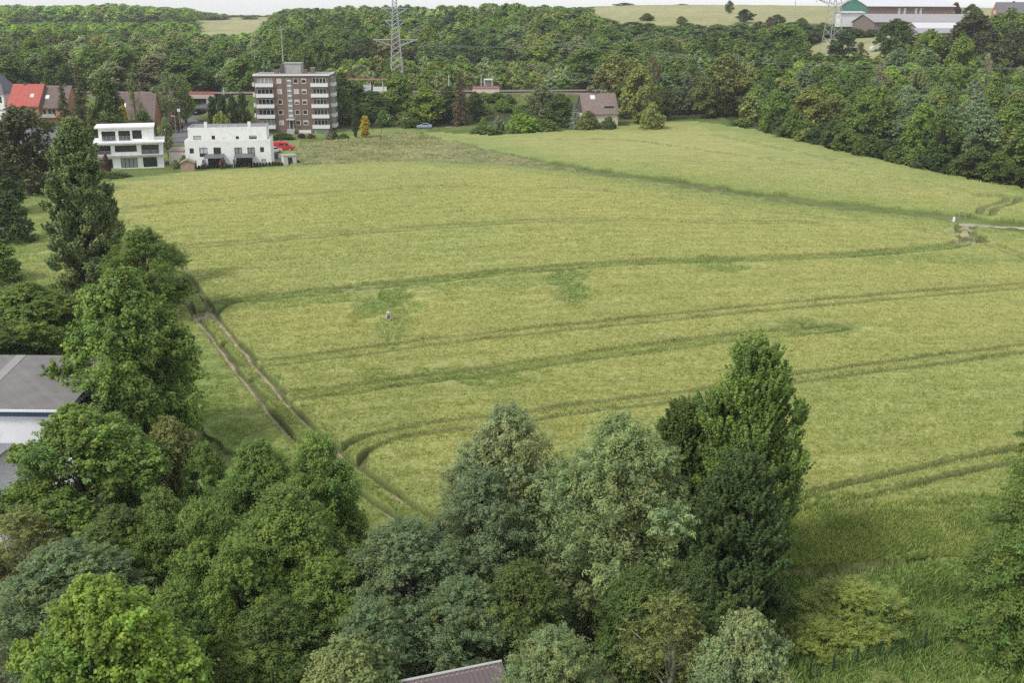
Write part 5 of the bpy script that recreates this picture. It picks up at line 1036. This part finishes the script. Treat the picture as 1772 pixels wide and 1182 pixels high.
def station():
    zz = RZ+.2
    # platform seen left of the pylon
    xl, xr = on_ray(603, 160, 333)[0], on_ray(672, 160, 333)[0]; y = rail_xy((xl+xr)/2)-6.2
    e = empty('platform', (xl, y, zz), 0); tag(e, 'left station platform with pale edge and wall panels behind the trees', 'platform'); Lp = xr-xl
    MB().box(0, Lp, 0, 2.6, -1.2, .75).build('slab', mat('platform_concrete', (.52, .47, .42), .9, .1, dirt=(.4, .36, .32)), e)
    MB().box(Lp*.42, Lp*.62, .3, .4, .75, 2.6).build('poster_board', mat('poster_blue', (.55, .6, .68), .4, .25, 3), e); MB().box(Lp*.66, Lp, .3, .4, .75, 2.0).build('wall_panel', WHITE2, e)
    s = empty('shelter', (xl-1, y, zz+.75), 0); tag(s, 'long platform shelter with a red edged flat roof', 'shelter'); MB().box(-1, Lp+1.2, -.2, 2.8, 3.3, 3.5).build('roof', mat('roof_brown', (.3, .2, .16), .8), s); MB().box(-1, Lp+1.2, -.28, -.21, 3.25, 3.55).build('red_edge', mat('faded_red', (.5, .18, .14), .6), s)
    for f in (.02, .35, .68, .98): MB().box(Lp*f, Lp*f+.15, .1, .25, 0, 3.3).build('post', WHITE2, s)
    xl, xr = on_ray(818, 155, 336)[0], on_ray(864, 155, 336)[0]; y = rail_xy((xl+xr)/2)-6.0; Lp = xr-xl
    e = empty('platform', (xl, y, zz), 0); tag(e, 'right station platform with a red and white railing', 'platform'); MB().box(0, Lp, 0, 2.6, -1.2, .75).build('slab', mat('platform_concrete_pale', (.62, .56, .5), .9, .1), e)
    m = MB(); [m.box(x, x+.12, .05, .15, .75, 2.0) for x in np.linspace(0, Lp-.12, 14)]; m.box(0, Lp, .06, .14, 1.9, 2.02).box(0, Lp, .06, .14, 1.3, 1.38); m.build('railing', mat('faded_red_rail', (.42, .15, .15), .6), e); MB().box(0, Lp, .2, .24, .78, 1.8).build('railing_panel', mat('pink_panel', (.6, .42, .42), .6), e)
    x0 = on_ray(838, 140, 336)[0]; x1 = on_ray(852, 140, 336)[0]; s = empty('shelter', (x0, y+.6, zz+.75), 0); tag(s, 'small white framed platform shelter', 'shelter'); w_ = x1-x0
    MB().box(-.1, w_+.1, 0, 1.6, 2.9, 3.3).build('roof', WHITE2, s, bevel=.05); [MB().box(x, x+.15, 0, .15, 0, 2.9).build('post', WHITE2, s) for x in (0, w_-.15)]; MB().box(.15, w_-.15, 1.4, 1.44, 0, 2.9).build('rear_glass', CURT, s)
    for u, vt, lab in ((833, 127, 'lamp post on the right platform'), (778, 128, 'lamp post behind the dark tree left of the brown spruce'), (403, 148, 'thin pale pole above the hedge conifers left of the flats'), (414, 155, 'short pale pole above the hedge conifers left of the flats')):
        q = on_ray(u, vt, 338); z0 = zz if u > 500 else RZ; o = empty('lamp_post', (q[0], rail_xy(q[0])-4.8, z0), 0); tag(o, lab, 'lamp post'); hgt = q[2]-z0; MB().tube([(0, 0, 0), (0, 0, hgt)], [.12, .08], 6).build('pole', WHITE2, o); MB().box(-.15, .6, -.12, .12, hgt, hgt+.12).build('lamp_head', METAL, o)
    for i, x in enumerate((34, 41, 47)):
        o = empty('rail_post', (x, rail_xy(x)+5, RZ), 0); tag(o, 'grey concrete post behind the railway above the small house roof', 'post', 'posts behind the railway'); MB().box(-.2, .2, -.2, .2, 0, 3).build('post_shaft', CONC, o); MB().box(-.3, .3, -.25, .25, 3, 3.2).build('cap', CONC, o)
station()
# ------------------------------------------------------------------ pylons and wires
def pylon(name, x, y, z, H, b, t, arms, label, rz, r=.07):
    e = empty(name, (x, y, z), rz); tag(e, label, 'pylon'); m = MB(); w_ = lambda h: b+(t-b)*(h/H)**.85
    cs = lambda h: [Vector((sx*w_(h)/2, sy*w_(h)/2, h)) for sx, sy in ((-1,-1),(1,-1),(1,1),(-1,1))]
    hs_ = [0]; 
    while hs_[-1] < H-.5: hs_.append(min(H, hs_[-1]+max(1.1, w_(hs_[-1])*.62)))
    lg = [MB() for _ in range(4)]
    for a, c in zip(hs_[:-1], hs_[1:]):
        A, B = cs(a), cs(c)
        for i in range(4):
            lg[i].bar(A[i], B[i], r*1.6); j = (i+1) % 4; m.bar(A[i], B[j], r*.8).bar(A[j], B[i], r*.8)
    for l_ in lg: l_.build('leg', METAL, e)
    m.build('bracing', METAL, e)
    for (h, L) in arms:
        q = MB(); wv = w_(h)/2
        for s in (-1, 1):
            tip = Vector((s*L, 0, h))
            for sy in (-1, 1):
                q.bar((s*wv, sy*wv, h), tip, r*1.7); q.bar((s*w_(h-2.0)/2, sy*w_(h-2.0)/2, h-2.0), tip, r*1.5)
                for f in (.25, .5, .75): a = Vector((s*wv, sy*wv, h)).lerp(tip, f); c = Vector((s*wv, sy*wv, h-2)).lerp(tip, max(0, f-.12)); q.bar(a, c, r*.7)
        q.build('cross_arm', METAL, e)
        for s in (-1, 1):
            for f in (1, .6): MB().tube([(s*L*f, 0, h-.05), (s*L*f, 0, h-1.3)], [.05, .1], 6).build('insulator', DARK, e)
    return e
q = on_ray(687, 145, 385); pz = float(zt(q[0], 385)); PL = (q[0], 385, pz); h_arm = on_ray(687, 68, 385)[2]-pz
pylon('electricity_pylon', q[0], 385, pz, h_arm+15.5, 4.8, 1.2, [(h_arm, 8.0), (h_arm+6.4, 3.6), (h_arm+10.6, 4.6)], 'tall grey lattice pylon behind the station platforms', R(12), .085)
q2 = on_ray(1440, 70, 440); pz2 = float(zt(q2[0], 440)); pylon('electricity_pylon', q2[0], 440, pz2-1, 34, 6.6, 1.8, [(22, 9), (27, 7)], 'grey lattice pylon with spread legs below the farm, cut by the top edge', R(20), .075)
WIRE = mat('wire', (.35, .36, .37), .5)
def wire(a, b, sag, lab, r=.012):
    a = Vector(a); b = Vector(b); P = [a.lerp(b, i/24)-Vector((0, 0, sag*4*(i/24)*(1-i/24))) for i in range(25)]
    o = MB().tube(P, r, 4).build('overhead_wire', WIRE); tag(o, lab, 'wire', 'overhead wires')
for s in (-1, 1):
    for k, f in enumerate((1, .6)):
        ax = Vector((math.cos(R(12))*8*s*f, math.sin(R(12))*8*s*f, h_arm-1.3)); bx = Vector((math.cos(R(20))*9*s*f, math.sin(R(20))*9*s*f, 20.6))
        wire(Vector(PL)+ax, Vector((q2[0], 440, pz2-1))+bx, 7, 'overhead wire strung between the two lattice pylons', .02)
        wire(Vector(PL)+ax, (175+s*6*f, 215+s*5*f, 14), 8, 'overhead wire descending from the tall pylon over the right hand wood', .02)
    wire(Vector(PL)+Vector((s*4.4, s*.9, h_arm+9.3)), (175+s*4, 215+s*3, 24), 9, 'high overhead wire from the top of the tall pylon to the right', .02)
for u, vt, vb, Y, lab in ((486, 44, 118, 350, 'thin pale mast behind the roof of the flats'), (1377, 0, 28, 520, 'thin mast on the skyline meadow left of the right pylon')):
    q = on_ray(u, vt, Y); z = float(zt(q[0], Y)); o = empty('mast', (q[0], Y, z)); tag(o, lab, 'mast'); MB().tube([(0, 0, 0), (0, 0, q[2]-z)], [.28, .12], 8).build('pole', mat('mast_grey', (.4, .42, .38), .7), o); MB().bar((-.8, 0, q[2]-z-1), (.8, 0, q[2]-z-1), .06).build('cross_bar', METAL, o)
# ------------------------------------------------------------------ vehicles
def vehicle(x, y, z, rz, prof, glass, W, L, paint, label, name='parked_car', cat='car', wr=.33, wx=.3, extra=None):
    e = empty(name, (x, y, z), rz); tag(e, label, cat)
    b = MB().prism(prof, -W/2, W/2).build('body', paint, e, bevel=.09, smooth=False)
    g = MB(); 
    for poly in glass:
        for s in (-1, 1): yv = s*(W/2+.006); g.quad(*[(px, yv, pz_) for px, pz_ in (poly if s < 0 else poly[::-1])])
    g.build('side_windows', GLASS, e)
    for nm, (i, j) in (('windscreen', extra[0]), ('rear_window', extra[1])):
        (ax, az), (bx, bz) = prof[i], prof[j]; n = Vector((-(bz-az), 0, bx-ax)).normalized(); n = -n if n.z < 0 else n; n *= .012
        lp = lambda f: (ax+(bx-ax)*f, az+(bz-az)*f); p, q = lp(.12), lp(.9)
        MB().quad((p[0]+n.x, -W/2+.15, p[1]+n.z), (p[0]+n.x, W/2-.15, p[1]+n.z), (q[0]+n.x, W/2-.2, q[1]+n.z), (q[0]+n.x, -W/2+.2, q[1]+n.z)).build(nm, GLASS, e)
    for sx in (-L*wx, L*wx):
        for s in (-1, 1):
            wh = MB().tube([(sx, s*(W/2-.2), wr), (sx, s*(W/2+.02), wr)], wr, 16).build('wheel', TYRE, e); MB().tube([(sx, s*(W/2+.02), wr), (sx, s*(W/2+.035), wr)], wr*.6, 12).build('rim', METAL, wh)
    xf = max(p[0] for p in prof); xb = min(p[0] for p in prof)
    for s in (-1, 1):
        MB().box(xf-.06, xf+.012, s*W*.36-.16, s*W*.36+.16, .62, .78).build('headlight', LIGHTW, e); MB().box(xb-.012, xb+.05, s*W*.38-.12, s*W*.38+.12, .7, .9).build('tail_light', RED, e)
    return e
car_prof = [(-2.1,.28),(2.1,.28),(2.15,.65),(1.95,.85),(1.0,.98),(.35,1.42),(-1.0,1.46),(-1.75,1.05),(-2.12,.95)]; car_gl = [[(-1.45,1.0),(.85,.98),(.3,1.36),(-.95,1.4)]]
van_prof = [(-2.6,.35),(2.55,.35),(2.62,.8),(2.45,1.1),(1.7,1.25),(1.1,1.95),(.8,2.05),(-2.5,2.08),(-2.62,1.9)]; van_gl = [[(.55,1.2),(1.55,1.25),(1.05,1.8),(.6,1.85)],[(-.9,1.25),(.2,1.25),(.2,1.8),(-.9,1.8)]]
CX = ((4, 5), (7, 6))
q = on_ray(491, 250, 252); vehicle(q[0], 252, float(zt(q[0], 252))+.1, R(-2), van_prof, van_gl, 1.95, 5.2, RED, 'red delivery van parked between double house and flats', 'parked_van', 'van', .36, .31, ((4, 5), (8, 7)))
q = on_ray(472, 246, 247); vehicle(q[0], 247, float(zt(q[0], 247))+.1, R(60), car_prof, car_gl, 1.8, 4.2, WHITE2, 'white car half hidden behind the red van', extra=CX)
BINM = mat('bin_grey', (.08, .085, .09), .6); DKP = mat('dark_paint', (.02, .022, .03), .25, .05, spec=.6); BLU = mat('pale_blue_paint', (.35, .42, .52), .3, .05, spec=.6)
q = on_ray(341, 218, 262); vehicle(q[0], 262, float(zt(q[0], 262))+.1, R(85), car_prof, car_gl, 1.8, 4.2, WHITE2, 'white car driving on the road behind the double house', extra=CX)
q = on_ray(339, 192, 330); vehicle(-97.2, 327, float(zt(-97.2, 327))+.1, R(-92), car_prof, car_gl, 1.8, 4.2, DKP, 'dark car under the railway bridge', extra=CX)
q = on_ray(735, 228, 298); vehicle(q[0], 298, float(zt(q[0], 298))+.1, R(176), car_prof, car_gl, 1.8, 4.2, BLU, 'pale blue car parked under the bright tree at the field edge', extra=CX)
def bin_(u, v, Y, lab):
    q = on_ray(u, v, Y); e = empty('wheelie_bin', (q[0], Y, float(zt(q[0], Y))+.1), R(20)); tag(e, lab, 'bin', 'grey bins beside the double house'); MB().prism([(-.3,.1),(.3,.1),(.36,1.1),(-.36,1.1)], -.35, .35).build('bin_body', BINM, e); MB().box(-.4, .4, -.4, .4, 1.1, 1.18).build('lid', BINM, e)
bin_(474, 262, 236, 'dark grey bin beside the right wall of the double house'); bin_(478, 263, 235, 'dark grey bin beside the right wall of the double house')
q = on_ray(476, 283, 226); e = empty('paddling_pool', (q[0], 226, float(zt(q[0], 226))), 0); tag(e, 'small red and white paddling pool right of the double house', 'pool')
n = 24; MB().tube([(1.3*math.cos(i/n*6.2832), .8*math.sin(i/n*6.2832), .2) for i in range(n+1)], .17, 8).build('rim', RED, e); MB().quad(*[(1.25*math.cos(i/n*6.2832), .75*math.sin(i/n*6.2832), .15) for i in range(n)]).build('floor', LIGHTW, e)
q = on_ray(309, 190, 268); z = float(zt(q[0], 268)); e = empty('road_sign', (q[0], 268, z), R(10)); tag(e, 'white square sign on a post left of the road', 'sign'); MB().tube([(0, 0, 0), (0, 0, q[2]-z)], .05, 6).build('post', METAL, e); MB().box(-.35, .35, -.08, -.05, q[2]-z-.4, q[2]-z+.35).build('panel', WHITE2, e)
q = on_ray(353, 181, 300); z = float(zt(q[0], 300)); e = empty('street_lamp', (q[0]+1.6, 268, float(zt(q[0], 268))), 0); tag(e, 'pale street lamp right of the road', 'street lamp'); MB().tube([(0, 0, 0), (0, 0, 6.2)], [.09, .06], 6).build('pole', METAL, e); MB().box(-.9, .1, -.12, .12, 6.2, 6.32).build('lamp_head', WHITE2, e)
# garden fence on the lawn right of the flats
for i, (u, v) in enumerate(((645, 228), (658, 246), (660, 232))):
    g = ground(u, v); e = empty('fence_post', tuple(g), 0); tag(e, 'thin dark fence post in the meadow right of the golden cypress', 'post', 'fence posts by the lawn'); MB().tube([(0, 0, 0), (0, 0, 2.2)], .07, 6).build('shaft', DARK, e)
# green wire fence bottom right
fp = [(1400,1190),(1440,1177),(1481,1163),(1520,1153),(1559,1145),(1598,1136),(1634,1122),(1673,1107),(1712,1090),(1750,1072),(1790,1054)]; FG = mat('green_coating', (.02, .06, .03), .5)
G = [ground(*p) for p in fp]; e = empty('wire_fence', tuple(G[0]), 0); tag(e, 'dark green wire mesh fence across the bottom right corner', 'fence'); o0 = Vector(G[0])
for g in G: p = Vector(g)-o0; MB().tube([p, p+Vector((0, 0, 1.35))], .05, 6).build('post', FG, e)
for a, b in zip(G[:-1], G[1:]):
    a = Vector(a)-o0; b = Vector(b)-o0; m = MB()
    for k in range(7): m.bar(a+Vector((0, 0, .1+k*.17)), b+Vector((0, 0, .1+k*.17)), .006, 3)
    nv = int((b-a).length/.1)
    for k in range(nv): c = a.lerp(b, (k+.5)/nv); m.bar(c, c+Vector((0, 0, 1.15)), .005, 3)
    m.build('mesh_panel', FG, e)
# white marker at the farm track, twin stakes
g = ground(1650, 387); e = empty('marker_post', tuple(g), 0); tag(e, 'short white marker post with dark foot at the farm track', 'marker')
MB().tube([(0, 0, 0), (0, 0, .25)], .2, 12).build('foot', DARK, e); MB().tube([(0, 0, .25), (0, 0, .95), (0, 0, 1.02)], [.19, .18, .1], 12).build('shaft', WHITE2, e)
g = ground(1664, 383); e = empty('wire_gate', tuple(g), 0); tag(e, 'thin grey wire frame standing in the grass strip by the farm track', 'gate'); m = MB(); [m.bar((x, 0, 0), (x, 0, 1.5), .03) for x in (-.5, .5)]; m.bar((-.5, 0, 1.5), (.5, 0, 1.5), .03); m.build('frame', METAL, e)
# bales of timber / stacked boards by the shady gap
for u, v, lab in ((1188, 197, 'brown low woodpile by the shady gap in the wood'), (1172, 196, 'pale low woodpile left of the brown one')):
    g = ground(u, v); e = empty('woodpile', (g[0], g[1], g[2]), 0); tag(e, lab, 'woodpile'); m = MB()
    for r_ in range(3):
        for k in range(5-r_): m.tube([(-1.6, -.6+k*.42+r_*.2, .2+r_*.36), (1.6, -.6+k*.42+r_*.2, .2+r_*.36)], .2, 8)
    m.build('logs', WOOD if 'brown' in lab else mat('pale_logs', (.5, .45, .36), .9), e)
# ------------------------------------------------------------------ person standing in the barley
def person():
    g = ground(673, 565); root = empty('person', (g[0], g[1], float(zt(g[0], g[1]))-.1), R(10)); root.scale = (.9, .9, .93); tag(root, 'person in straw hat, dark vest and white trousers standing in the flattened barley', 'person')
    J = [((0,0,.95),.13),((0,0,1.12),.125),((0,0,1.32),.15),((0,0,1.46),.07),((0,-.01,1.56),.075),((0,-.015,1.66),.095),((0,-.01,1.75),.07),
         ((.09,0,.88),.095),((.11,.02,.5),.06),((.12,0,.1),.045),((.12,-.14,.04),.04),((-.09,0,.88),.095),((-.11,.02,.5),.06),((-.12,0,.1),.045),((-.12,-.14,.04),.04),
         ((.19,0,1.40),.055),((.30,.02,1.15),.042),((.24,-.2,1.02),.032),((-.19,0,1.40),.055),((-.30,.02,1.15),.042),((-.24,-.2,1.02),.032),((.22,-.28,1.0),.035),((-.22,-.28,1.0),.035)]
    E = [(0,1),(1,2),(2,3),(3,4),(4,5),(5,6),(0,7),(7,8),(8,9),(9,10),(0,11),(11,12),(12,13),(13,14),(2,15),(15,16),(16,17),(2,18),(18,19),(19,20),(17,21),(20,22)]
    me = bpy.data.meshes.new('body'); me.from_pydata([j[0] for j in J], E, []); me.materials.append(mat('skin', (.55, .36, .27), .6, .03)); b = link('body', me, root)
    sk = b.modifiers.new('skin', 'SKIN'); [setattr(me.skin_vertices[0].data[i], 'radius', (j[1], j[1])) for i, j in enumerate(J)]; me.skin_vertices[0].data[0].use_root = True
    s = b.modifiers.new('sub', 'SUBSURF'); s.levels = 1; s.render_levels = 2
    def cloth(nm, idx, ed, ex, m):
        mp = {k: i for i, k in enumerate(idx)}; me = bpy.data.meshes.new(nm); me.from_pydata([J[k][0] for k in idx], [(mp[a], mp[b_]) for a, b_ in ed], []); me.materials.append(m); o = link(nm, me, root)
        o.modifiers.new('skin', 'SKIN'); [setattr(me.skin_vertices[0].data[i], 'radius', (J[k][1]+ex, J[k][1]+ex)) for i, k in enumerate(idx)]; me.skin_vertices[0].data[0].use_root = True; ss = o.modifiers.new('sub', 'SUBSURF'); ss.levels = 1; ss.render_levels = 2
    cloth('trousers', [0,7,8,9,11,12,13], [(0,7),(7,8),(8,9),(0,11),(11,12),(12,13)], .03, WHITE2)
    cloth('shirt', [1,2,15,16,18,19], [(1,2),(2,15),(15,16),(2,18),(18,19)], .022, WHITE2)
    MB().prism([(-.17, .98), (.17, .98), (.2, 1.44), (-.2, 1.44)], -.17, .17).build('vest', mat('dark_cloth', (.16, .16, .19), .9), root, bevel=.05)
    MB().tube([(0, -.01, 1.70), (0, -.01, 1.715)], [.25, .24], 16).tube([(0, -.01, 1.71), (0, -.01, 1.84)], [.12, .09], 12).build('straw_hat', mat('straw', (.66, .58, .36), .8), root)
person()
# hollow trampled stand around the person is part of the ground sheet
# ------------------------------------------------------------------ thin air
hz = MB().box(-3200, 3200, -3200, 3400, -8, 85).build('haze', GROUND); hz.data.materials.clear(); hm = bpy.data.materials.new('haze_air'); hm.use_nodes = True; n = hm.node_tree.nodes; n.clear()
pv = n.new('ShaderNodeVolumePrincipled'); pv.inputs['Color'].default_value = (.93, .96, 1, 1); pv.inputs['Density'].default_value = .00015; mo = n.new('ShaderNodeOutputMaterial'); hm.node_tree.links.new(pv.outputs[0], mo.inputs['Volume'])
hz.data.materials.append(hm); tag(hz, 'thin summer haze over the far hills', kind='stuff')
